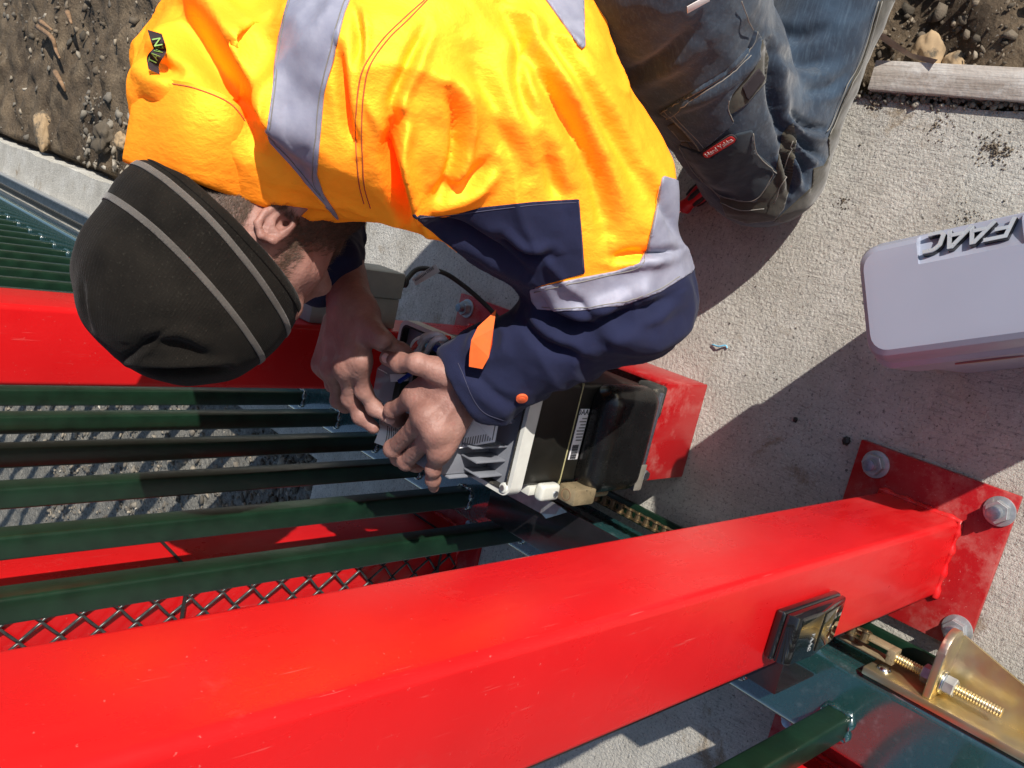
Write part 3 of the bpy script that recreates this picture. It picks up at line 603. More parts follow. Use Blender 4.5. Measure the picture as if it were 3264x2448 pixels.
tag(tube('wire_scrap', [P(2270,1098,.002), P(2290,1104,.005), P(2312,1101,.003), P(2318,1110,.002)], .0012, 'wire_cyan', None, 6), 'tiny blue scrap of wire on the slab', 'wire')
lump('pebble', P(2697,1405,.003), .006, .005, .004, 'black_body', 'black chip of stone on the slab beside the base plate', 'pebble', 0, 3)
lump('pebble', P(2535,1338,.002), .0035, .003, .0025, 'black_body', 'tiny black chip on the shaded slab near the motor', 'pebble', 0, 7)

# ================================================================== loose parts on the open motor
def hq(x, y, z): return np.array(P(960+x*.27125, 1040+y*.27125, z))
def hw(x, y, z): return np.array(P(1120+x*.23508, 1240+y*.23508, z))
wb = empty('wire_bundle', (-.24, .9, .35), 'bundle of grey blue red and white wires behind the thumbs', 'wires')
for m_, r_, L in (('wire_grey', .0036, [(1300,420,.37),(1400,250,.39),(1470,130,.405),(1590,95,.41),(1680,150,.40),(1690,300,.375)]), ('wire_grey', .0034, [(1420,420,.38),(1500,260,.40),(1580,160,.413),(1680,150,.407),(1730,240,.385),(1700,380,.36)]), ('wire_grey', .0026, [(1340,300,.375),(1420,130,.40),(1520,90,.402)]),
        ('wire_red', .0030, [(1310,260,.38),(1380,200,.39),(1390,140,.392)]), ('wire_red', .0016, [(1230,330,.37),(1290,280,.38),(1370,140,.395)]), ('wire_white', .0018, [(1280,280,.378),(1320,180,.392),(1400,130,.4),(1500,130,.395)]), ('wire_blue', .0020, [(1290,270,.375),(1340,170,.388),(1450,140,.395)]),
        ('wire_blue', .0050, [(1740,180,.40),(1735,260,.395),(1715,350,.38)]), ('wire_blue', .0046, [(1500,200,.38),(1600,260,.385),(1690,330,.37)]), ('wire_cyan', .0032, [(1480,230,.398),(1520,240,.398)]), ('wire_white', .0022, [(1600,130,.39),(1680,230,.39),(1740,320,.37)]), ('wire_red', .0022, [(1690,120,.40),(1740,135,.40),(1745,160,.395)])):
    tube('wire', [hq(x, y, z+.022) for x, y, z in L], r_*1.1, m_, wb, 8)
ch2 = empty('clear_hood', (-.27, .88, .36), 'clear plastic hood held under the hands over a green board', 'hood')
def sheet(name, L, th, m, par):
    A = [np.array(q) for q in L]; n_ = nz0(np.cross(A[1]-A[0], A[2]-A[0])); n_ = n_ if n_@(CAM-A[0]) > 0 else -n_; k = len(A)
    return pyd(name, [q+n_*th for q in A]+A, [tuple(range(k)), tuple(range(2*k-1, k-1, -1))]+[(i, (i+1)%k, k+(i+1)%k, k+i) for i in range(k)], m, par)
def nz0(v): return v/np.linalg.norm(v)
sheet('hood_face', [hq(830,850,.418), hq(895,490,.418), hq(1000,400,.410), hq(1330,520,.385), hq(1230,960,.385)], .0012, 'clear_plastic', ch2)
sheet('hood_side', [hq(830,852,.417), hq(1230,962,.384), hq(1260,1000,.36), hq(850,900,.385)], .0012, 'clear_plastic', ch2)
sheet('green_board', [hq(950,710,.385), hq(1260,700,.365), hq(1250,930,.36), hq(900,900,.375)], .0015, 'green_paint', ch2)
tube('wire', [hq(890,640,.412), hq(1060,610,.402)], .0030, 'wire_white', ch2, 8); sheet('terminal', [hq(1060,560,.405), hq(1280,560,.395), hq(1260,640,.395), hq(1070,650,.403)], .004, 'wire_white', ch2)
sheet('blue_clip', [hq(1150,640,.408), hq(1290,545,.402), hq(1300,580,.402), hq(1165,672,.407)], .004, 'wire_blue', ch2); tube('thin_wire', [hq(905,500,.42), hq(960,525,.416), hq(1010,555,.41)], .0007, 'wire_white', ch2, 6)
sl_ = []; 
for i in range(9):
    t = i/8; sl_.append((330+90*math.sin(t*1.6)*.6, 570-170*t+20*math.sin(t*6)))
pl = empty('instruction_leaflet', hw(500,560,.40), 'curled white instruction leaflet held between the fingertips', 'leaflet')
gridv = []; nu, nv = 9, 6
for i in range(nu):
    for j in range(nv):
        t = i/(nu-1); u = j/(nv-1); x = 375+330*t-70*u*(1-t)+30*math.sin(u*3)*(1-t); y = 395+(330+40*math.sin(t*2.5))*u+55*t; z = .418-.035*t-.020*(u-.35)**2*4
        gridv.append(hw(x, y, z))
pl_o = pyd('sheet', gridv+[q-np.array([0,0,.0007]) for q in gridv], [(i*nv+j, i*nv+j+1, (i+1)*nv+j+1, (i+1)*nv+j) for i in range(nu-1) for j in range(nv-1)]+[tuple(nu*nv+q for q in ((i+1)*nv+j, (i+1)*nv+j+1, i*nv+j+1, i*nv+j)) for i in range(nu-1) for j in range(nv-1)], 'paper', pl, True)
def gp(t, u):
    i = min(int(t*(nu-1)), nu-2); j = min(int(u*(nv-1)), nv-2); a, b = t*(nu-1)-i, u*(nv-1)-j; g = lambda i, j: gridv[i*nv+j]
    return (g(i,j)*(1-a)*(1-b)+g(i+1,j)*a*(1-b)+g(i,j+1)*(1-a)*b+g(i+1,j+1)*a*b)+np.array([-.0003,-.0006,.0008])
for k in range(7):
    t0 = .36+k*.085; pts = [gp(t0, u) for u in np.linspace(.22+.05*(k % 2), .86-.12*(k % 3), 8)]; wv_ = (gp(min(t0+.03,.99), .5)-gp(t0, .5))*.5
    pyd('text_line', [q-wv_ for q in pts]+[q+wv_ for q in pts], [(i, i+1, 8+i+1, 8+i) for i in range(7)], 'print', pl_o)

# ================================================================== the worker
DD = 3264/2212.
def pd(x, y, z): return np.array(P(x*DD, y*DD, z))           # coordinates read off a 2212 px wide view
def ha(x, y, z): return np.array(P(960+x*.27125, 1040+y*.27125, z))
def hb(x, y, z): return np.array(P(1120+x*.23508, 1240+y*.23508, z))
def nz(v): v = np.asarray(v, float); return v/np.linalg.norm(v)
def smin(a, b, k):
    if k <= 0: return np.minimum(a, b)
    h = np.maximum(k-np.abs(a-b), 0)/k; return np.minimum(a, b)-h*h*k*.25
class Cone:
    def __init__(s, a, b, ra, rb, k=.01, n=None, f=1., op='+'):
        s.a = np.asarray(a, float); s.ba = np.asarray(b, float)-s.a; s.ra = ra; s.rb = rb; s.k = k; s.op = op; s.n = None if n is None else nz(n); s.f = f
        if s.n is not None: s.ba = s.ba+(f-1)*s.n*(s.n@s.ba)
        s.bb = max(s.ba@s.ba, 1e-9)
    def __call__(s, Q):
        q = Q-s.a
        if s.n is not None: q = q+(s.f-1)*(q@s.n)[...,None]*s.n
        t = np.clip((q@s.ba)/s.bb, 0, 1); d = np.sqrt(((q-t[...,None]*s.ba)**2).sum(-1))-(s.ra+(s.rb-s.ra)*t)
        return d/max(s.f, 1)
class Ell:
    def __init__(s, c, ax, r, k=.01, op='+'):
        s.c = np.asarray(c, float); s.R = np.stack([nz(a) for a in ax]); s.r = np.asarray(r, float); s.k = k; s.op = op
    def __call__(s, Q):
        q = (Q-s.c)@s.R.T/s.r; l = np.sqrt((q*q).sum(-1)); l2 = np.sqrt(((q/s.r)**2).sum(-1)); return l*(l-1)/np.maximum(l2, 1e-6)
class Half:
    def __init__(s, p, n, k=.004, op='&'): s.p = np.asarray(p, float); s.n = nz(n); s.k = k; s.op = op
    def __call__(s, Q): return (Q-s.p)@s.n
def evalg(Q, prims):
    d = None
    for p in prims:
        e = p(Q)
        if p.op == '+': d = e if d is None else smin(d, e, p.k)
        elif d is not None: d = -smin(-d, e if p.op == '-' else -e, p.k)
    return d
def build_sdf(groups, lo, hi, h, B=16):
    lo = np.array(lo); n = np.ceil((np.array(hi)-lo)/h/B).astype(int)*B+1; G = np.full(n, 1., np.float32); ar = np.arange(B+1)*h
    off = np.stack(np.meshgrid(ar, ar, ar, indexing='ij'), -1); rad = B*h*.87
    nb = (n-1)//B; ci = np.stack(np.meshgrid(*[np.arange(k) for k in nb], indexing='ij'), -1).reshape(-1, 3)
    cen = lo+(ci+.5)*B*h
    dist = [[p(cen) for p in g] for g in groups]
    for j in range(len(ci)):
        best = None; c = ci[j]*B; sl = tuple(slice(c[i], c[i]+B+1) for i in range(3))
        for g, dg in zip(groups, dist):
            sel = [p for p, dd in zip(g, dg) if dd[j] < rad+.03 or p.op == '&']
            if not any(p.op == '+' for p in sel): continue
            sel = sorted(sel, key=lambda p: '+-&'.index(p.op)) if False else sel
            d = evalg(lo+c*h+off, sel)
            if d is None: continue
            best = d if best is None else np.minimum(best, d)
        if best is not None: G[sl] = best
    return G, lo, h
def nets(G, lo, h):
    s = G < 0; n = np.array(G.shape)-1; cnt = np.zeros(n, np.uint8)
    for i in (0,1):
        for j in (0,1):
            for k in (0,1): cnt += s[i:n[0]+i, j:n[1]+j, k:n[2]+k]
    act = np.argwhere((cnt > 0) & (cnt < 8)); ids = np.full(n, -1, np.int32); ids[tuple(act.T)] = np.arange(len(act))
    cs = np.array([(i,j,k) for i in (0,1) for j in (0,1) for k in (0,1)]); vals = [G[tuple((act+c).T)] for c in cs]
    pos = np.zeros((len(act), 3)); num = np.zeros(len(act))
    for a in range(8):
        for b in range(a+1, 8):
            if np.abs(cs[a]-cs[b]).sum() != 1: continue
            va, vb = vals[a], vals[b]; m = (va < 0) != (vb < 0); t = np.where(m, va/np.where(m, va-vb, 1), 0)
            pos += np.where(m[:,None], cs[a]+t[:,None]*(cs[b]-cs[a]), 0); num += m
    V = lo+(act+pos/num[:,None])*h; Fq = []
    for ax in range(3):
        o1, o2 = [(1,2), (2,0), (0,1)][ax]
        A = s; Bs = np.roll(s, -1, ax); d = A != Bs
        sl = [slice(1, n[i]) for i in range(3)]; sl[ax] = slice(0, n[ax]); e = np.argwhere(d[tuple(sl)])
        e = e+np.array([0 if i == ax else 1 for i in range(3)]); u = np.eye(3, dtype=int)
        q = [ids[tuple((e-u[o1]*a-u[o2]*b).T)] for a, b in ((1,1),(0,1),(0,0),(1,0))]
        q = np.stack(q, -1); flip = ~s[tuple(e.T)]; q[flip] = q[flip][:,::-1]; Fq.append(q)
    Fq = np.concatenate(Fq); Fq = Fq[(Fq >= 0).all(1)]; return V, Fq
def vnormals(V, Fq):
    a, b, c, d = [V[Fq[:,i]] for i in range(4)]; fn = np.cross(c-a, d-b); N = np.zeros_like(V)
    for i in range(4): np.add.at(N, Fq[:,i], fn)
    return N/np.maximum(np.linalg.norm(N, axis=1), 1e-12)[:,None]
def relax(V, Fq, it=2, lam=.5):
    E = np.concatenate([Fq[:,[i, (i+1)%4]] for i in range(4)]); cnt = np.bincount(E.ravel(), minlength=len(V))
    for _ in range(it):
        S_ = np.zeros_like(V); np.add.at(S_, E[:,0], V[E[:,1]]); np.add.at(S_, E[:,1], V[E[:,0]]); V = V+lam*(S_/np.maximum(cnt, 1)[:,None]-V)
    return V
def seg_d(Q, pts):
    "distance of 2-D points to a polyline and the parameter along it"
    best = np.full(len(Q), 1e9); tt = np.zeros(len(Q)); L = 0
    for a, b in zip(pts, pts[1:]):
        a = np.array(a, float); b = np.array(b, float); u = b-a; l = np.linalg.norm(u); t = np.clip(((Q-a)@u)/(l*l), 0, 1)
        d = np.linalg.norm(Q-a-t[:,None]*u, axis=1); m = d < best; best = np.where(m, d, best); tt = np.where(m, L+t*l, tt); L += l
    return best, tt/L
def inpoly(Q, poly):
    "signed distance (pixels of the 2212 view), positive inside"
    d, _ = seg_d(Q, list(poly)+[poly[0]]); c = np.zeros(len(Q), bool)
    for (x1, y1), (x2, y2) in zip(poly, list(poly[1:])+[poly[0]]):
        m = ((y1 > Q[:,1]) != (y2 > Q[:,1])); xi = (x2-x1)*(Q[:,1]-y1)/np.where(y2 == y1, 1e-9, y2-y1)+x1; c ^= m & (Q[:,0] < xi)
    return np.where(c, d, -d)
def patch(name, V, N, Fq, a, off, m, parent, thick=.0, smooth=True):
    "cut the region a > 0 out of a surface as a cloth piece lying on it"
    keep = (a[Fq] > 0).any(1); T = np.concatenate([Fq[keep][:,[0,1,2]], Fq[keep][:,[0,2,3]]]); out = []; loc = {}; verts = []
    W_ = V+N*off
    def vid(i):
        if i not in loc: loc[i] = len(verts); verts.append(W_[i])
        return loc[i]
    cut = {}
    def cid(i, j):
        k = (min(i, j), max(i, j))
        if k not in cut: t = a[i]/(a[i]-a[j]); cut[k] = len(verts); verts.append(W_[i]+t*(W_[j]-W_[i]))
        return cut[k]
    rim = []
    for tr in T.tolist():
        s_ = [a[i] > 0 for i in tr]
        if all(s_): out.append([vid(i) for i in tr]); continue
        if not any(s_): continue
        pg = []; rc = []
        for k in range(3):
            i, j = tr[k], tr[(k+1)%3]
            if s_[k]: pg.append(vid(i))
            if s_[k] != s_[(k+1)%3]: c_ = cid(i, j); pg.append(c_); rc.append((c_, s_[k]))
        out.append(pg)
        if len(rc) == 2: rim.append((rc[0][0], rc[1][0]) if rc[0][1] else (rc[1][0], rc[0][0]))
    if not out: return None
    par_ = list(range(len(verts)))
    def find(i):
        while par_[i] != i: par_[i] = par_[par_[i]]; i = par_[i]
        return i
    for pg in out:
        r0 = find(pg[0])
        for i in pg[1:]: par_[find(i)] = r0
    roots = [find(pg[0]) for pg in out]; inv = {k: i for i, k in loc.items()}; score = {}
    vis = ((CAM-V)*N).sum(1) > 0
    for pg, r0 in zip(out, roots): score[r0] = score.get(r0, 0)+(1 if any(i in inv and vis[inv[i]] for i in pg) else 0)
    big = max(score, key=score.get)
    out = [pg for pg, r0 in zip(out, roots) if r0 == big]; rim = [e for e in rim if find(e[0]) == big]
    if thick:                                                       # hem: turn the cut edge down into the cloth below
        n0 = len(verts); low = {}
        cutn = {}
        for (i, j), c_ in cut.items(): cutn[c_] = nz(N[i]+N[j])
        for a_, b_ in rim:
            q = []
            for c_ in (a_, b_):
                if c_ not in low: low[c_] = len(verts); verts.append(verts[c_]-cutn[c_]*thick)
                q.append(low[c_])
            out.append([b_, a_, q[0], q[1]])
    used = sorted({i for pg in out for i in pg}); mp = {i: k for k, i in enumerate(used)}
    return pyd(name, [verts[i] for i in used], [[mp[i] for i in pg] for pg in out], m, parent, smooth)

# ---- cloth and skin materials
def cloth(name, col, weave=900, rough=.85, sheen=.3, dirt=None, var=.1, gain=1., bmp=.12):
    s = NT(name); c = s.ramp(s.noise(35, 6), [(.3, tuple(min(1,k*(1-var)) for k in col)), (.7, tuple(min(1,k*(1+var)) for k in col))])
    if dirt: c = s.mix(s.math('MULTIPLY', s.ramp(s.noise(9, 9, .72), [(.58, 0), (.72, 1)]), .35), c, dirt)
    s.set('Base Color', c); s.set('Roughness', rough); s.set('Sheen Weight', sheen); s.set('Sheen Roughness', .5); s.set('Specular IOR Level', .2)
    wv = s.n('TexWave', {'Vector': s.tc, 'Scale': weave, 'Distortion': 1.5}); s.set('Normal', s.bump(wv, bmp, .0006, s.bump(s.noise(70, 5), .18, .004))); return s
# fluorescent fabric: returns more orange light than a plain dye could, only where light falls on it
s = NT('hivis'); s.t.nodes.remove(s.b); df = s.t.nodes.new('ShaderNodeBsdfDiffuse'); gl_ = s.t.nodes.new('ShaderNodeBsdfGlossy'); mx_ = s.t.nodes.new('ShaderNodeMixShader')
c = s.ramp(s.noise(16, 6), [(.3, (1., .228, .013)), (.7, (1., .258, .017))])
soil = s.ramp(s.noise(10, 10, .75, dist=.5), [(.60, 0), (.70, .25)]); c = s.mix(soil, c, (.5, .12, .03)); c = s.mix(s.ramp(s.noise(48, 8, .7), [(.66, 0), (.76, .2)]), c, (.35, .1, .04))
g = s.n('VectorMath', {0: c, 'Scale': 1.6}, operation='SCALE'); s.t.links.new(g, df.inputs['Color'])
gl_.inputs['Color'].default_value = (1., .85, .08, 1); gl_.inputs['Roughness'].default_value = .62; mx_.inputs[0].default_value = .28
wv = s.n('TexWave', {'Vector': s.tc, 'Scale': 800., 'Distortion': 1.5}); nb_ = s.bump(wv, .06, .0005, s.bump(s.noise(1, 6, .6, s.map((55, 20, 40), (.4, .3, .5))), .35, .007, s.bump(s.noise(120, 5), .2, .002)))
for nd in (df, gl_): s.t.links.new(nb_, nd.inputs['Normal'])
s.t.links.new(df.outputs[0], mx_.inputs[1]); s.t.links.new(gl_.outputs[0], mx_.inputs[2]); s.t.links.new(mx_.outputs[0], s.out.inputs[0])
cloth('navy', (.011, .014, .044), dirt=(.03,.032,.055), sheen=.06, bmp=.25)
s = NT('tape'); c = s.ramp(s.noise(60, 5), [(.3, (.22,.225,.30)), (.7, (.29,.295,.37))]); c = s.mix(s.ramp(s.noise(22, 8, .7), [(.56, 0), (.72, .4)]), c, (.18,.175,.22))
s.set('Base Color', c); s.set('Roughness', .62); s.set('Metallic', .15); s.set('Normal', s.bump(s.noise(400, 2), .1, .0005, s.bump(s.noise(45, 4), .2, .003)))
s = NT('denim'); tw = s.n('TexWave', {'Vector': s.map((1,1,1), (.4,.5,.6)), 'Scale': 520., 'Distortion': 2.}); fade = s.noise(11, 7, .62); slub = s.noise(1, 4, .6, s.map((30, 500, 200), (.2,.3,.4)))
c = s.ramp(fade, [(.28, (.004,.009,.020)), (.5, (.009,.022,.044)), (.72, (.024,.052,.09))]); c = s.mix(s.ramp(slub, [(.5, 0), (.75, .35)]), c, (.08,.125,.175)); c = s.mix(s.ramp(s.noise(24, 8, .7), [(.6, 0), (.75, .3)]), c, (.10,.095,.085))
s.set('Base Color', c); s.set('Roughness', .9); s.set('Sheen Weight', .25); s.set('Normal', s.bump(tw, .2, .0007, s.bump(s.noise(60, 6), .3, .004)))
s = cloth('denim_dark', (.016,.024,.034), dirt=(.06,.06,.055), var=.3); cloth('canvas', (.042,.037,.026), dirt=(.10,.08,.05), var=.25); simple('stitch', (.20,.19,.17), .9)
s = NT('knit'); rib_a = s.math('SINE', s.math('MULTIPLY', s.attr('rib'), 190.)); row_a = s.math('SINE', s.math('MULTIPLY', s.attr('row'), 2400.))
c = s.ramp(s.noise(28, 6), [(.3, (.0055,.0046,.0038)), (.7, (.012,.0100,.0080))]); c = s.mix(s.ramp(s.noise(420, 4), [(.6, 0), (.75, .35)]), c, (.05,.045,.036))
s.set('Base Color', c); s.set('Roughness', .95); s.set('Sheen Weight', .05); s.set('Sheen Roughness', .4); s.set('Specular IOR Level', .15); s.set('Normal', s.bump(rib_a, .14, .0007, s.bump(row_a, .08, .0005, s.bump(s.noise(420, 5, .7), .6, .0014, s.bump(s.noise(30, 4), .25, .005)))))
cloth('knit_grey', (.085,.076,.068), weave=1500, var=.2, bmp=.4)
s = NT('skin'); blotch = s.noise(28, 6, .6); c = s.ramp(blotch, [(.3, (.21,.10,.08)), (.55, (.29,.15,.122)), (.75, (.36,.205,.17))])
c = s.mix(s.ramp(s.noise(95, 6), [(.60, 0), (.75, .5)]), c, (.29,.105,.09)); c = s.mix(s.ramp(s.noise(260, 3), [(.72, 0), (.78, .35)]), c, (.2,.09,.06))
st_ = s.math('MULTIPLY', s.attr('stubble'), s.math('MULTIPLY_ADD', s.noise(500, 3), .9, .35)); c = s.mix(st_, c, (.035,.019,.012)); s.set('Base Color', c); s.set('Roughness', .52); s.set('Subsurface Weight', .12); s.set('Subsurface Radius', (.010,.004,.002)); s.set('Subsurface Scale', .5); s.set('Specular IOR Level', .4)
cr = s.n('TexVoronoi', {'Vector': s.tc, 'Scale': 420.}); s.set('Normal', s.bump(cr, .15, .0008, s.bump(s.noise(1, 5, .6, s.map((150,420,150), (.6,.4,.9))), .35, .0016, s.bump(s.noise(110, 6, .65), .45, .0026))))
simple('nail', (.55,.34,.28), .3, var=.08); simple('hair', (.060,.036,.022), .6, var=.4, vs=200); simple('seam', (.45,.10,.03), .9); simple('navy_stitch', (.05,.05,.09), .9); simple('orange_tab', (.75,.12,.015), .8, var=.15); simple('orange_snap', (.8,.13,.04), .4); simple('white_print', (.65,.62,.6), .6); simple('green_print', (.22,.42,.10), .7); simple('patch_black', (.02,.014,.018), .9); simple('patch_red', (.5,.03,.03), .45); simple('boot', (.05,.035,.022), .7, var=.3)

# ---- skeleton
HC = np.array([-.112,.844,.671]); U = nz([-.887,.01,.461]); Fd = np.array([-.461,-.037,-.886]); Fd = nz(Fd-U*(U@Fd)); Lf = np.cross(U, Fd)
def hd(f, l, u): return HC+Fd*f+Lf*l+U*u
SL, SR = np.array([.075,.735,.59]), np.array([.060,1.10,.585]); EL, ER = pd(1352,634,.325), pd(690,420,.43)
WL, WR = ha(2050,560,.405), ha(600,-200,.475); CH = np.array([.06,.90,.60])
worker = empty('person', (.2,.75,0), 'kneeling worker in orange and navy jacket and dark beanie wiring the motor', 'person')

# ---- skin: head, neck, forearms and hands as one surface
head = [Ell(HC+U*.02, (Fd,Lf,U), (.098,.076,.098)), Ell(hd(.035,0,-.045), (Fd,Lf,U), (.062,.058,.075), .03), Cone(hd(.02,.03,-.085), hd(.075,.008,-.108), .028, .022, .03), Cone(hd(.02,-.03,-.085), hd(.075,-.008,-.108), .028, .022, .03),
    Cone(hd(.085,0,.018), hd(.113,0,-.028), .009, .0095, .014), Cone(hd(.113,0,-.028), hd(.104,0,-.036), .0105, .010, .008), Cone(hd(.099,.010,-.036), hd(.097,.013,-.037), .006, .005, .005), Cone(hd(.099,-.010,-.036), hd(.097,-.013,-.037), .006, .005, .005),
    Cone(hd(.085,.012,.022), hd(.072,.046,.018), .011, .011, .014), Cone(hd(.085,-.012,.022), hd(.072,-.046,.018), .011, .011, .014), Ell(hd(.086,.032,-.002), (Fd,Lf,U), (.012,.014,.010), .010, '-'), Ell(hd(.086,-.032,-.002), (Fd,Lf,U), (.012,.014,.010), .010, '-'),
    Ell(hd(.072,.032,-.002), (Fd,Lf,U), (.012,.013,.011), .003), Ell(hd(.072,-.032,-.002), (Fd,Lf,U), (.012,.013,.011), .003), Cone(hd(.060,.045,-.028), hd(.045,.056,-.02), .016, .014, .02), Cone(hd(.060,-.045,-.028), hd(.045,-.056,-.02), .016, .014, .02),
    Cone(hd(.093,.018,-.066), hd(.096,-.018,-.066), .006, .006, .006), Cone(hd(.090,.016,-.076), hd(.092,-.016,-.076), .007, .007, .006), Ell(hd(.082,0,-.108), (Fd,Lf,U), (.018,.024,.018), .014),
    Cone(hd(-.015,0,-.03), CH+np.array([-.02,-.005,.03]), .056, .062, .03), Cone(CH, SL+np.array([.01,.03,0]), .10, .055, .05), Cone(CH, SR-np.array([0,.03,0]), .10, .055, .05)]
def ear(sg):
    c = hd(-.004, sg*.0735, -.044); nl = nz(Lf*sg*.9-Fd*.45); up = nz(U*.95-Fd*.25); fw = np.cross(up, nl); E = lambda f, u, o=0: c+(fw*f*(-1 if (fw@Fd) < 0 else 1)+up*u)*.8+nl*o*.75
    hx = [E(.012,.010,.004), E(.010,.026,.009), E(-.004,.033,.013), E(-.017,.026,.015), E(-.021,.010,.014), E(-.017,-.010,.011), E(-.009,-.024,.006), E(.000,-.030,.004)]
    L = [Cone(E(-.006,.013,.003), E(-.004,-.013,.001), .0145, .010, .006, nl, 1.9)]+[Cone(a, b, .0034, .0034, .003) for a, b in zip(hx, hx[1:])]
    an = [E(-.004,.024,.008), E(-.012,.012,.010), E(-.011,-.004,.009), E(-.004,-.015,.007)]
    return L+[Cone(a, b, .0026, .0026, .002) for a, b in zip(an, an[1:])]+[Cone(E(.009,.002,.004), E(.009,-.007,.004), .005, .004, .005), Cone(E(.0,-.026,.003), E(.002,-.031,.002), .0065, .005, .006), Ell(E(.001,.001,.010), (fw,up,nl), (.0062,.0095,.0075), .002, '-'), Ell(E(.004,-.002,.004), (fw,up,nl), (.0034,.004,.009), .0015, '-')]
head += ear(1)+ear(-1)
def hand(W_, El, mcps, fingers, thumb, palm, rf):
    base = [Cone(El, W_, .040, .0265, .02)]+[Cone(W_, m, .019, .0108, .016) for m in mcps]+[Cone(a, b, ra, rb, .014) for a, b, ra, rb in [(p_[0], p_[1], p_[2]*.88, p_[3]*.88) for p_ in palm]]+[Cone(a, b, .0108, .0104, .012) for a, b in zip(mcps, mcps[1:])]
    for m in mcps:                                              # tendons and knuckles on the back of the hand
        nb_ = nz(CAM-m); base += [Cone(W_+(m-W_)*.35+nb_*.0165, m+nb_*.0095, .0030, .0036, .005), Ell(m+nb_*.0045-(m-W_)*.03, np.eye(3), (.0078,)*3, .008)]
    gr = []
    for m, f, r in zip(mcps+[thumb[0]], fingers+[thumb[1:]], rf):
        pts = [m]+f; ch = []
        for i, (a, b) in enumerate(zip(pts, pts[1:])):
            r0 = r*(1.10, 1.02, .96)[min(i, 2)]; r1 = r*(1.0, .96, .82)[min(i, 2)]; ch.append(Cone(a, b, r0, r1, .006))
            if i < len(pts)-2: ch.append(Ell(b+nz(CAM-b)*.0014, np.eye(3), (r*.99,)*3, .006))
        gr.append(base+[Cone(pts[0], pts[0]+(pts[1]-pts[0])*.3, r*1.12, r*1.08, .014)]+ch)
    return base, gr
mL = [ha(1340,830,.452), ha(1470,1060,.455), ha(1580,1240,.448), hb(1190,840,.437)]
fL = [[ha(1075,985,.440), ha(1130,1085,.418), ha(1235,1095,.405)], [ha(1075,1440,.437), ha(1150,1540,.410), ha(1290,1500,.395)], [hb(740,985,.423), hb(880,1010,.402), hb(1010,930,.392)], [hb(1110,1090,.428), hb(1105,1230,.418), hb(1118,1335,.408)]]
tL = [ha(1690,560,.450), ha(1370,440,.474), ha(1160,425,.474), ha(1005,375,.470)]
bL, gL = hand(WL, EL, mL, fL, tL, [(ha(1850,600,.42), ha(1500,700,.443), .021, .018), (ha(1900,900,.41), hb(1300,700,.428), .020, .015), (ha(1720,540,.440), ha(1390,445,.468), .017, .0125), (ha(1650,800,.436), ha(1420,850,.446), .018, .015)], (.0094,.0099,.0096,.0080,.0106))
mR = [ha(690,400,.482), ha(540,470,.486), ha(380,500,.480), ha(255,450,.470)]
fR = [[ha(735,760,.462), ha(860,960,.446), ha(1035,1080,.436)], [ha(575,850,.462), ha(700,1060,.446), ha(850,1190,.436)], [ha(435,870,.450), ha(520,930,.425), ha(600,860,.405)], [ha(370,690,.452), ha(470,800,.425), ha(560,760,.405)]]
tR = [ha(800,60,.474), ha(960,170,.468), ha(1170,310,.448), ha(1330,420,.432)]
bR, gR = hand(WR, ER, mR, fR, tR, [(ha(560,-150,.47), ha(430,250,.474), .024, .018), (ha(720,-100,.47), ha(640,250,.476), .024, .019), (ha(760,0,.474), ha(960,160,.480), .018, .013), (ha(400,-50,.468), ha(300,300,.47), .018, .015)], (.0092,.0097,.0090,.0080,.0108))
gL.append([Cone(EL, WL, .04, .0265, .01), Cone(EL, SL, .045, .055, .03), Cone(SL, CH, .06, .08, .03)]); gR.append([Cone(ER, WR, .04, .0265, .01), Cone(ER, SR, .045, .055, .03), Cone(SR, CH, .06, .08, .03)])
G_, lo_, h_ = build_sdf([head]+gL+gR, (-.41,.48,.23), (.19,1.26,.86), .0020)
SV, SF = nets(G_, lo_, h_); SV = relax(SV, SF, 1, .4); del G_; SN = vnormals(SV, SF); SV = SV+SN*(.00028*(1-2*np.abs(vnoise(SV, 210)))+.00025*vnoise(SV, 75))[:,None]
body = fast('body', SV, SF, 'skin', worker, True); SN = vnormals(SV, SF)
def set_attr(o, name, a): at = o.data.attributes.new(name, 'FLOAT', 'POINT'); at.data.foreach_set('value', np.asarray(a, np.float32))
from mathutils.bvhtree import BVHTree
def bvh(V, Fq): return BVHTree.FromPolygons(V.tolist(), Fq.tolist())
def hit(tree, xd, yd):
    d = RW@np.array([(xd*DD-CX)/F_PX, (yd*DD-CY)/F_PX, 1.]); r = tree.ray_cast(Vector(CAM), Vector(d/np.linalg.norm(d)))
    return (None, None) if r[0] is None else (np.array(r[0]), np.array(r[1]))
def surfline(name, tree, px, r, m, parent, k=8, lift=.0):
    pts = []
    for q in smoothpath([(*p, 0) for p in px], k):
        a, n = hit(tree, q[0], q[1])
        if a is not None: pts.append(a+n*lift)
    bm = bmesh.new(); addtube(bm, pts, r, 6); return frm(bm, name, m, parent, True)
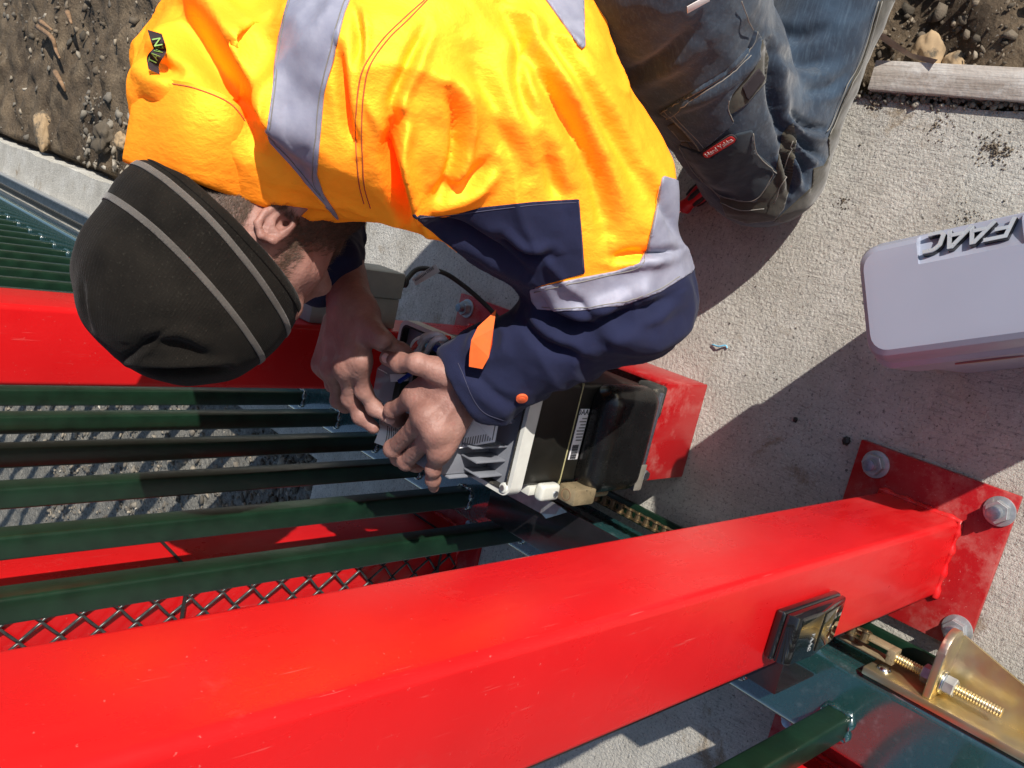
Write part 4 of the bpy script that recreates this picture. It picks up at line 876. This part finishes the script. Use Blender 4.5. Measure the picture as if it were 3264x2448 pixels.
def fold(Pq, pts, w, A, ridge=.7, side=1, ends=.5):
    best = np.full(len(Pq), 1e9); sg = np.zeros(len(Pq)); tt = np.zeros(len(Pq)); L = 0
    sp = [np.array(q[:2]) for q in smoothpath([(*p, 0) for p in pts], 5)]
    for a, b in zip(sp, sp[1:]):
        u = b-a; l = np.linalg.norm(u); q = Pq-a; t = np.clip((q@u)/(l*l), 0, 1); d = np.linalg.norm(q-t[:,None]*u, axis=1); m = d < best
        best = np.where(m, d, best); sg = np.where(m, np.sign(u[0]*q[:,1]-u[1]*q[:,0]), sg); tt = np.where(m, L+t*l, tt); L += l
    s_ = best*sg*side; tp = np.sin(np.pi*np.clip(tt/L, .02, .98))**ends
    near = np.exp(-np.maximum(best-3*w, 0)**2/(w*w))
    return near*tp*A*(-np.exp(-(s_/w)**2)+ridge*np.exp(-((s_-1.7*w)/(1.1*w))**2))

# ---- jacket
PEL = np.array([.30,.72,.40]); CF = pd(1004,835,.415); CFR = pd(700,575,.485)
bk = nz([.55,.25,.75])
jk = [Cone(PEL, CH, .135, .135, .05, bk, 1.15), Cone(CH, SR, .13, .080, .06), Cone(CH, SL, .13, .100, .06), Cone(SL, EL, .104, .061, .06), Cone(EL, EL+(CF-EL)*.55, .060, .053, .035), Cone(SR, ER, .090, .062, .05), Cone(ER, CFR, .058, .044, .04),
      Ell(np.array([.16,.80,.50]), np.eye(3), (.135,.135,.135), .06), Ell(hd(-.06,0,-.10), (Fd,Lf,U), (.085,.09,.06), .05), Cone(pd(1180,190,.47), pd(1330,400,.37), .07, .06, .06)]
cfn = nz(CF-EL); jk2 = [Cone(EL+(CF-EL)*.2, CF+cfn*.05, .0572, .0470, .01), Half(CF, cfn, .006), Cone(CF-cfn*.03, CF+cfn*.05, .0415, .0425, .004, op='-')]
G_, lo_, h_ = build_sdf([jk, jk2], (-.30,.40,.18), (.50,1.36,.86), .0033)
JV, JF = nets(G_, lo_, h_); del G_
JN = vnormals(JV, JF); JP = proj(JV)/DD
def fac(V, N): v = CAM-V; return np.clip((N*v).sum(1)/np.linalg.norm(v, axis=1)*2.2, 0, 1)
fc_ = fac(JV, JN)
# drapery: broad creases of the cloth, then the particular folds at shoulder, armpit and elbow
ax = nz(EL-SL); sc = JV-np.outer(JV@ax, ax)*.55
dsp = .0078*(1-2*np.abs(fbm(sc, 8, 2)))-.003+.004*fbm(JV, 6, 2)+.0022*(1-2*np.abs(vnoise(sc+3, 19)))+.0060*np.clip(1-np.abs(vnoise(sc*np.array([1,1.3,1])+9, 11))*2.2, 0, 1)**3-.001+.0008*vnoise(JV, 60)
nav = 1/(1+np.exp(-(JP[:,0]*.25+JP[:,1]-970)/25.)); dsp *= (1+.3*nav)
for pts, w, A, rd, sd_ in [([(856,250),(842,320),(858,390),(885,470),(900,500)], 15, .026, .55, -1), ([(965,195),(990,260),(985,340),(950,420)], 13, .013, .6, -1), ([(918,60),(885,130),(850,210),(842,260)], 12, .009, .5, -1),
        ([(770,25),(778,80),(775,140)], 9, .008, .5, -1), ([(735,110),(742,190),(750,260),(765,310)], 12, .011, .5, -1), ([(1085,10),(1150,130),(1230,270),(1290,400),(1312,500)], 20, .012, .7, -1), ([(1180,60),(1260,190),(1350,340),(1400,440)], 18, .008, .6, -1),
        ([(1020,120),(1075,260),(1130,380)], 22, .007, .6, -1), ([(930,420),(1010,400),(1060,350)], 16, .009, .7, 1), ([(1330,560),(1380,548),(1440,545)], 10, .011, .6, 1), ([(1180,330),(1200,400),(1215,430)], 16, .007, .5, -1),
        ([(905,470),(990,500),(1060,545),(1140,600)], 14, .010, .6, 1), ([(1075,520),(1130,560),(1190,555)], 12, .010, .6, -1),
        ([(1150,640),(1200,690),(1290,700),(1380,660)], 16, .012, .7, -1), ([(1120,690),(1180,740),(1260,760)], 14, .008, .7, -1), ([(1330,690),(1400,670),(1450,640)], 12, .008, .6, 1), ([(1240,640),(1310,690),(1400,700)], 12, .007, .5, 1),
        ([(1000,790),(1080,860),(1150,880)], 12, .004, .5, 1), ([(600,40),(580,150),(560,250)], 26, .006, .5, 1), ([(352,-30),(400,50),(452,120),(500,190),(552,290),(640,372)], 40, .026, .75, -1), ([(300,110),(345,140),(400,165)], 18, .010, .5, 1), ([(1130,60),(1120,160),(1140,260)], 15, .006, .5, -1), ([(1395,380),(1425,450),(1450,520)], 10, .005, .5, 1)]:
    dsp = dsp+fc_*fold(JP, pts, w, A*1.35, rd, sd_)
JV = JV+JN*dsp[:,None]; JV = relax(JV, JF, 1, .35); JN = vnormals(JV, JF); JP = proj(JV)/DD; JT = bvh(JV, JF)
jacket = fast('jacket', JV, JF, 'hivis', worker, True); jacket['label'] = 'orange high visibility jacket'
fore = [(885,462),(960,470),(1040,448),(1150,436),(1250,430),(1256,500),(1263,590),(1146,622),(1330,612),(1420,592),(1470,545),(1560,560),(1560,760),(1300,1000),(1000,1000),(900,800),(900,640),(1010,560)]
a = inpoly(JP, fore); arm = ((JV-EL)@nz(SL-EL) < .30) & (JV[:,1] < .84); a = np.where(arm, a, -5.)
patch('navy_sleeve', JV, JN, JF, a, .0012, 'navy', jacket, .0012)
patch('navy_sleeve', JV, JN, JF, 1000*np.minimum(.09-np.linalg.norm(np.cross(JV-ER, nz(CFR-ER)), axis=1), (JV-ER)@nz(CFR-ER)-.02), .0012, 'navy', jacket, .0012)
def cpatch(name, poly, m, off=.0022, cond=None):
    b = inpoly(JP, poly); b = b if cond is None else np.where(cond, b, -5.); return patch(name, JV, JN, JF, b, off, m, jacket, .002)
cpatch('reflective_tape', [(690,-520),(640,-120),(624,0),(604,84),(576,280),(583,310),(632,358),(715,455),(735,480),(728,462),(700,420),(685,378),(701,202),(745,30),(757,0),(775,-120),(840,-520)], 'tape', cond=JV[:,0] > -.09)
cpatch('reflective_tape', [(1430,380),(1416,460),(1400,535),(1382,568),(1330,585),(1262,598),(1144,624),(1150,648),(1162,668),(1250,672),(1335,660),(1420,632),(1490,590),(1540,520),(1500,440),(1460,390)], 'tape', cond=arm)
cpatch('reflective_tape', [(1178,0),(1250,100),(1262,112),(1259,0),(1205,-200),(1100,-480),(980,-480),(1085,-200)], 'tape', cond=JV[:,0] > .10)
for px in ([(932,-10),(884,40),(839,84),(800,140),(787,190),(781,270),(783,350),(787,404),(800,450)], [(917,0),(872,40),(826,86),(788,142),(774,192),(768,270),(771,350),(776,400),(786,440)]): surfline('seam', JT, px, .0007, 'seam', jacket)
for px in ([(1248,434),(1254,500),(1259,585)], [(905,470),(1040,455),(1150,443),(1244,437)], [(990,785),(1035,880),(1090,908)]): surfline('seam', JT, px, .0005, 'navy_stitch', jacket, lift=.0012)
for px in ([(630,-5),(611,84),(584,275),(592,306),(640,354),(700,428)], [(750,0),(737,30),(694,202),(679,372),(694,418)], [(1424,400),(1409,475),(1394,545),(1378,575),(1265,604),(1155,628)], [(1170,662),(1250,666),(1333,654),(1415,627),(1465,597)]): surfline('stitching', JT, px, .0005, 'stitch', jacket, lift=.0024)
# cuff mouth: dark lining inside the sleeve end
a_, n_ = hit(JT, 1127, 858)
if a_ is not None:
    cyl('snap_button', a_+n_*.0005, a_+n_*.0035, .0068, 'orange_snap', jacket, 24, bev=.0008); ring_ = cyl('snap_rim', a_+n_*.0035, a_+n_*.0042, .0035, 'orange_snap', jacket, 20, bev=.0003)
# cuff tab
tb = [(1072,668),(1056,684),(1032,706),(1018,735),(1014,765),(1013,792),(1042,797),(1056,772),(1063,745),(1066,710)]
bm = bmesh.new(); base_ = []
for i, (x, y) in enumerate(tb):
    t = i/len(tb); c_ = np.array(PD(x*DD, y*DD, float(np.linalg.norm(hit(JT, 1085, 740)[0]-CAM))-.012+.010*abs((y-740)/60.))); base_.append(c_)
A_ = [bm.verts.new(q) for q in base_]; B_ = [bm.verts.new(q-nz(CAM-q)*.0022) for q in base_]; n = len(tb)
for i in range(n): bm.faces.new((A_[i], A_[(i+1)%n], B_[(i+1)%n], B_[i]))
bm.faces.new(A_[::-1]); bm.faces.new(B_); frm(bm, 'cuff_tab', 'orange_tab', jacket, False)

# ---- collar: a tall stand collar round the neck, its near half as seen, the far half behind the neck
rimc = [(262,352),(300,366),(345,378),(400,392),(480,421),(560,445),(640,457),(722,458)]
basc = [(292,168),(330,164),(372,172),(428,184),(505,218),(556,282),(612,345),(690,425)]
nr = 9; cols = []
for i, (r_, b_) in enumerate(zip(rimc, basc)):
    th = math.pi*i/(len(rimc)-1); row = []
    for j in range(nr):
        t = j/(nr-1); x = b_[0]+(r_[0]-b_[0])*t; y = b_[1]+(r_[1]-b_[1])*t
        dist_ = .965-(.105-.02*t)*math.sin(th)-.012*math.sin(math.pi*t)-.05*(1-t)*0
        row.append(np.array(PD(x*DD, y*DD, dist_)))
    cols.append(row)
far = []
for i in range(len(rimc)-2, 0, -1):
    th = math.pi*i/(len(rimc)-1); far.append([cols[i][j]+nz(cols[i][j]-CAM)*(.19*math.sin(th)) for j in range(nr)])
allc = cols+far; K = 6; dense = []
nC = len(allc)
for i in range(nC):
    p0, p1, p2, p3 = [np.array(allc[(i+k) % nC]) for k in (-1,0,1,2)]
    for k in range(K): t = k/K; dense.append(.5*((2*p1)+(-p0+p2)*t+(2*p0-5*p1+4*p2-p3)*t*t+(-p0+3*p1-3*p2+p3)*t**3))
dense = np.array(dense); nD = len(dense); CVt = dense.reshape(-1, 3); cen = dense.mean(axis=(0,1))
CVt = CVt+.003*fbm(CVt, 22, 3)[:,None]*nz(Lf)
Fo = [(i*nr+j, i*nr+j+1, ((i+1)%nD)*nr+j+1, ((i+1)%nD)*nr+j) for i in range(nD) for j in range(nr-1)]
inn = CVt-np.array([nz(q-cen) for q in CVt])*.005; m_ = len(CVt)
Fi = [tuple(m_+v for v in f[::-1]) for f in Fo]; Fr = [(i*nr+nr-1, m_+i*nr+nr-1, m_+((i+1)%nD)*nr+nr-1, ((i+1)%nD)*nr+nr-1) for i in range(nD)]
collar = pyd('collar', np.concatenate([CVt, inn]), Fo+Fi+Fr, 'hivis', worker, True)
sb_ = collar.modifiers.new('sub', 'SUBSURF'); sb_.levels = sb_.render_levels = 1
CT = BVHTree.FromPolygons(CVt.tolist(), Fo)
surfline('seam', CT, [(310,174),(372,181),(428,193),(500,226),(548,288),(604,350)], .0007, 'seam', collar)
surfline('seam', CT, [(560,438),(640,450),(700,451)], .0006, 'seam', collar)
# brand ribbon on the back below the collar
rb = smoothpath([(334,68,0),(340,84,0),(344,97,0),(345,108,0),(336,124,0),(330,138,0),(333,156,0)], 6); W0 = []
dj = [hit(JT, q[0], q[1])[0] for q in rb]; dref = min(float(np.linalg.norm(q-CAM)) for q in dj if q is not None)
Lq, Rq = [], []
for i, q in enumerate(rb):
    t = i/(len(rb)-1); w = 15.5-3*t; dd_ = dref-.004-.008*math.sin(t*7.5)**2
    Lq.append(PD((q[0]-w)*DD, (q[1]-4+8*math.sin(t*6))*DD, dd_)); Rq.append(PD((q[0]+w)*DD, (q[1]+5)*DD, dd_-.001))
nq = len(rb); rib_ = pyd('brand_ribbon', Lq+Rq+[q-nz(CAM-q)*.001 for q in Lq+Rq], [(i, i+1, nq+i+1, nq+i) for i in range(nq-1)]+[(2*nq+i, 3*nq+i, 3*nq+i+1, 2*nq+i+1) for i in range(nq-1)], 'patch_black', jacket, True)
for ch_, t in (('N',.22),('E',.37),('V',.53),('A',.67),('T',.83)):
    i = int(t*(nq-1)); c0_ = (np.array(Lq[i])+np.array(Rq[i]))/2; dx_ = np.array(Lq[i+1])-np.array(Lq[i-1]); ux_ = np.array(Rq[i])-np.array(Lq[i])
    nn_ = nz(CAM-c0_); text('letters', ch_, .0105, frame(c0_+nn_*.0016, -Vector(dx_), Vector(-ux_) if False else Vector(-ux_)), 'green_print', rib_, .0002)

# ---- trousers
KL = np.array([.112,.633,.080])
jn = [Cone([.27,.645,.37], KL, .098, .074, .04), Cone(KL+np.array([.01,0,-.006]), [.47,.576,.068], .0735, .058, .03), Cone([.31,.83,.36], [.12,.88,.09], .105, .085, .04), Cone([.12,.88,.08], [.50,.85,.07], .075, .056, .03), Cone([.30,.65,.38], [.32,.82,.38], .12, .12, .05)]
G_, lo_, h_ = build_sdf([jn], (-.06,.40,-.01), (.60,1.04,.54), .0034)
NV, NF = nets(G_, lo_, h_); del G_
NN = vnormals(NV, NF); NP = proj(NV)/DD; fc_ = fac(NV, NN)
dsp = .003*(1-2*np.abs(fbm(NV, 9, 2)))+.0012*fbm(NV, 30, 3)
for pts, w, A, rd, sd_ in [([(1700,240),(1745,275),(1790,280)], 10, .010, .7, 1), ([(1695,270),(1735,315),(1770,340)], 9, .012, .8, 1), ([(1700,300),(1722,345),(1738,390)], 9, .013, .8, 1), ([(1690,330),(1702,375),(1706,410)], 8, .010, .7, 1),
        ([(1655,90),(1668,190),(1690,300),(1702,400)], 11, .014, .4, -1), ([(1665,60),(1720,80),(1790,60)], 14, .005, .6, 1), ([(1670,110),(1730,140),(1800,130)], 14, .006, .6, 1), ([(1730,200),(1790,190),(1840,150)], 12, .005, .6, 1),
        ([(1430,235),(1520,190),(1590,140),(1640,70)], 7, .004, .8, 1), ([(1330,170),(1420,130),(1500,60)], 16, .008, .6, 1), ([(1480,330),(1530,400),(1600,430)], 10, .004, .5, 1)]:
    dsp = dsp+fc_*fold(NP, pts, w, A, rd, sd_)
NV = NV+NN*dsp[:,None]; NV[:,2] = np.maximum(NV[:,2], .002); NN = vnormals(NV, NF); NP = proj(NV)/DD; NTr = bvh(NV, NF)
jeans = fast('jeans', NV, NF, 'denim', worker, True); jeans['label'] = 'faded blue work jeans with knee panels'
z5 = lambda L: [(1287.6+.3268*x, .3268*y) for x, y in L]; c3 = lambda L: [(1466.5+.337*x, .337*y) for x, y in L]
front = (NV[:,1] < .72)
def npatch(name, poly, m, off, th=.002): return patch(name, NV, NN, NF, np.where(front, inpoly(NP, poly), -5.), off, m, jeans, th)
npatch('knee_panel', z5([(560,940),(620,1080),(820,1310),(860,1430),(1000,1475),(1180,1455),(1240,1380),(1300,1160),(1325,900),(1300,800),(1230,880),(1190,1120),(1100,1280),(900,1310),(760,1200),(600,930)]), 'canvas', .001)
npatch('knee_pocket', z5([(545,945),(690,1005),(760,1035),(930,880),(1030,860),(1050,1000),(1200,1130),(1055,1328),(830,1300),(700,1180)]), 'denim_dark', .0028, .003)
npatch('thigh_panel', z5([(470,830),(540,800),(860,640),(1010,470),(1085,230),(1140,380),(1120,540),(990,690),(880,760),(640,930),(560,930)]), 'canvas', .0012)
npatch('pocket_flap', z5([(435,735),(620,610),(850,470),(1000,320),(1050,190),(1080,270),(1065,380),(890,610),(862,690),(905,800),(700,985),(600,870),(520,790)]), 'denim', .0045, .0045)
npatch('velcro_patch', z5([(960,575),(1070,445),(1105,520),(995,660)]), 'patch_black', .003, .002)
npatch('side_panel', c3([(1400,0),(1330,0),(1290,0),(1180,370),(1060,620),(955,880),(960,1000),(930,1060),(860,1080),(850,1200),(640,1390),(600,1420),(760,1420),(960,1250),(1100,1000),(1300,500),(1420,100)]), 'canvas', .0012)
for L in (z5([(435,735),(620,612),(850,474),(1000,324),(1050,200)]), z5([(470,770),(640,660),(860,520),(1020,370)]), z5([(460,720),(540,800),(640,900),(690,980)]), z5([(500,720),(570,800),(670,900),(715,960)]), z5([(870,650),(868,710),(900,790)]), z5([(1030,870),(1050,990),(1120,1070),(1200,1130)]), z5([(720,1180),(840,1290),(1050,1310),(1170,1140)]), z5([(560,960),(640,1100),(720,1190)]), c3([(1285,10),(1175,370),(1055,620),(950,870)]), c3([(1262,10),(1155,360),(1035,610),(935,860)]), z5([(940,0),(990,130),(1020,190)]), z5([(1290,930),(1250,1140),(1170,1330)]), z5([(830,1330),(960,1380),(1110,1370)])):
    surfline('stitching', NTr, L, .0006, 'stitch', jeans, lift=.0042 if L[0][1] < 330 else .003)
# woven brand label
a_, n_ = hit(NTr, *z5([(815,945)])[0]); b_, _ = hit(NTr, *z5([(925,872)])[0]); ux_ = b_-a_; ux_ = nz(ux_-n_*(ux_@n_)); uy_ = np.cross(n_, ux_)
lm_ = frame(a_+n_*.006, Vector(ux_), Vector(uy_))
lb0 = prism('brand_label', rr(-.0225,.0225,-.0062,.0062,.005,4), -.001, .001, 'patch_black', jeans, lm_, bev=.0004); prism('label_face', rr(-.0208,.0208,-.0048,.0048,.004,4), .0012, .0018, 'patch_red', lb0, lm_)
text('letters', 'Hard Yakka', .0078, lm_@Matrix.Translation((0,0,.0021)), 'white_print', lb0, .0002)
a_, n_ = hit(NTr, 1506, 5)
if a_ is not None: box('print_mark', -.012, .012, -.004, .004, 0, .0008, 'white_print', jeans, bev=.0002, mat=frame(a_+n_*.002, Vector((RW@np.array([.9,-.5,0]))), Vector(np.cross(n_, RW@np.array([.9,-.5,0])))))
for yy, xx in ((.58,.47),(.85,.50)):
    bm = bmesh.new(); addtube(bm, [(xx-.02,yy,.07),(xx+.03,yy,.068),(xx+.08,yy,.06),(xx+.13,yy,.05),(xx+.15,yy,.045)], [.06,.058,.05,.045,.03], 16); frm(bm, 'boot', 'boot', worker, True)

# ---- beanie
BU = nz(U-Fd*.20); bn = [Ell(hd(-.006,0,.038), (Fd,Lf,U), (.108,.0875,.096), .02), Ell(hd(-.016,0,.074), (Fd,Lf,U), (.094,.078,.076), .04), Ell(hd(-.018,0,-.002), (Fd,Lf,U), (.098,.0850,.062), .03), Half(hd(0,0,-.007), -BU)]
G_, lo_, h_ = build_sdf([bn], (-.34,.68,.56), (.06,1.02,.90), .0025)
BV, BF = nets(G_, lo_, h_); del G_
BN = vnormals(BV, BF); BP = proj(BV)/DD; fb_ = fac(BV, BN)
dsp = .0022*fbm(BV, 18, 2)
for pts, w, A, rd, sd_ in [([(245,790),(300,755),(345,720),(372,705)], 7, .005, .5, 1), ([(270,800),(350,798),(430,800),(490,798)], 9, .010, .7, -1), ([(175,610),(182,680),(200,740)], 7, .004, .5, -1), ([(300,740),(380,745),(450,775)], 16, .007, .6, -1)]: dsp = dsp+fb_*fold(BP, pts, w, A, rd, sd_)
BV = BV+BN*dsp[:,None]; BV = relax(BV, BF, 2, .4); BN = vnormals(BV, BF); BP = proj(BV)/DD
beanie = fast('beanie', BV, BF, 'knit', worker, True); qb = BV-HC; set_attr(beanie, 'rib', np.arctan2(qb@Lf, qb@Fd)); set_attr(beanie, 'row', qb@U); beanie['label'] = 'dark knitted beanie with two grey stripes'
ub = (BV-HC)@BU+.007
for c0_, w_ in ((.0225,.0031), (.063,.0031)): patch('stripe', BV, BN, BF, 1000*(w_-np.abs(ub-c0_-.006*np.sin(((BV-HC)@Fd)*14))), .001, 'knit_grey', beanie, .001)
patch('brim_edge', BV, BN, BF, 1000*(.0042-np.abs(ub-.0045)), .0012, 'knit', beanie, .001)

# ---- stubble and beard: short separate hairs rooted in the skin
def strands(name, cond, dens, ln, wd, dirv, seed):
    r = np.random.default_rng(seed); tri = np.concatenate([SF[:,[0,1,2]], SF[:,[0,2,3]]]); cc = SV[tri].mean(1); k = np.nonzero(cond(cc) > r.uniform(0, 1, len(cc)))[0]
    k = r.choice(k, min(dens, len(k)*6)) if len(k) else k
    w = r.dirichlet((1,1,1), len(k)); p = (SV[tri[k]]*w[...,None]).sum(1); n = SN[tri[k,0]]; dv = dirv(p)+r.normal(size=p.shape)*.35; dv -= n*(dv*n).sum(1)[:,None]*.75; dv /= np.linalg.norm(dv, axis=1)[:,None]
    l = ln*r.uniform(.5, 1.2, len(k))[:,None]; sd_ = np.cross(dv, n)*wd; mid = p+dv*l*.5+n*l*.22; tip = p+dv*l+n*l*.12
    V_ = np.concatenate([p-sd_, p+sd_, mid-sd_*.7, mid+sd_*.7, tip]); m = len(p); i = np.arange(m)
    F3 = np.concatenate([np.stack([i, i+m, i+3*m], 1), np.stack([i, i+3*m, i+2*m], 1), np.stack([i+2*m, i+3*m, i+4*m], 1)])
    o = fast(name, V_, F3, 'hair', worker); o['kind'] = 'stuff'; return o
def hl(c): q = c-HC; return q@Fd, q@Lf, q@U
def c_beard(c):
    f, l, u = hl(c); jaw = np.clip((f-.008)/.02, 0, 1)*np.clip((-.022-u-(f-.02)*.55)/.02, 0, 1); side = np.clip(1-np.abs(f-.022)/.016, 0, 1)*(u < .03)*(u > -.06); mou = ((f > .082) & (u < -.045))*1.
    d = np.maximum(np.maximum(jaw, side), mou*.8); return np.where((np.abs(l) < .095) & (u > -.135) & (f > -.01) & (np.linalg.norm(c-HC, axis=1) < .16), d, 0)
strands('beard', c_beard, 9000, .0095, .0002, lambda p: np.tile(Fd*.5-U*.8, (len(p), 1)), 3)
def c_hair(c):
    f, l, u = hl(c); return np.where((f < .02) & (u > -.06+.2*np.maximum(f+.03, 0)) & (u < .03) & (np.linalg.norm(c-HC, axis=1) < .13) & ~((np.abs(f+.006) < .026) & (np.abs(u+.012) < .036) & (np.abs(l) > .06)), 1, 0)
strands('hair', c_hair, 13000, .0075, .00016, lambda p: np.tile(-U*.9-Fd*.3, (len(p), 1)), 4)
stb = np.maximum(c_beard(SV), c_hair(SV)*1.0); stb = relax(stb[:,None], SF, 6, .6)[:,0]; set_attr(body, 'stubble', stb)
# ---- finger nails
ST = bvh(SV, SF)
for (xy, q1) in ((ha(985,372,.45), ha(1120,425,.45)), (ha(1040,1105,.44), ha(930,1010,.44))):
    pxn = proj(xy)/DD; a_, n_ = hit(ST, *pxn); pq = proj(q1)/DD; b_, _ = hit(ST, *pq)
    if a_ is not None and b_ is not None:
        u_ = nz((b_-a_)-n_*((b_-a_)@n_)); v_ = np.cross(n_, u_); G2 = []
        for i in range(7):
            for j in range(6):
                s1 = (i/6-.5)*2; t1 = (j/5-.5)*2; G2.append(a_+u_*t1*.0062*(1-.12*s1*s1)+v_*s1*.0056*(1-.10*t1*t1)+n_*(.0014-.0022*s1*s1))
        pyd('finger_nail', G2, [(i*6+j, i*6+j+1, (i+1)*6+j+1, (i+1)*6+j) for i in range(6) for j in range(5)], 'nail', body, True)
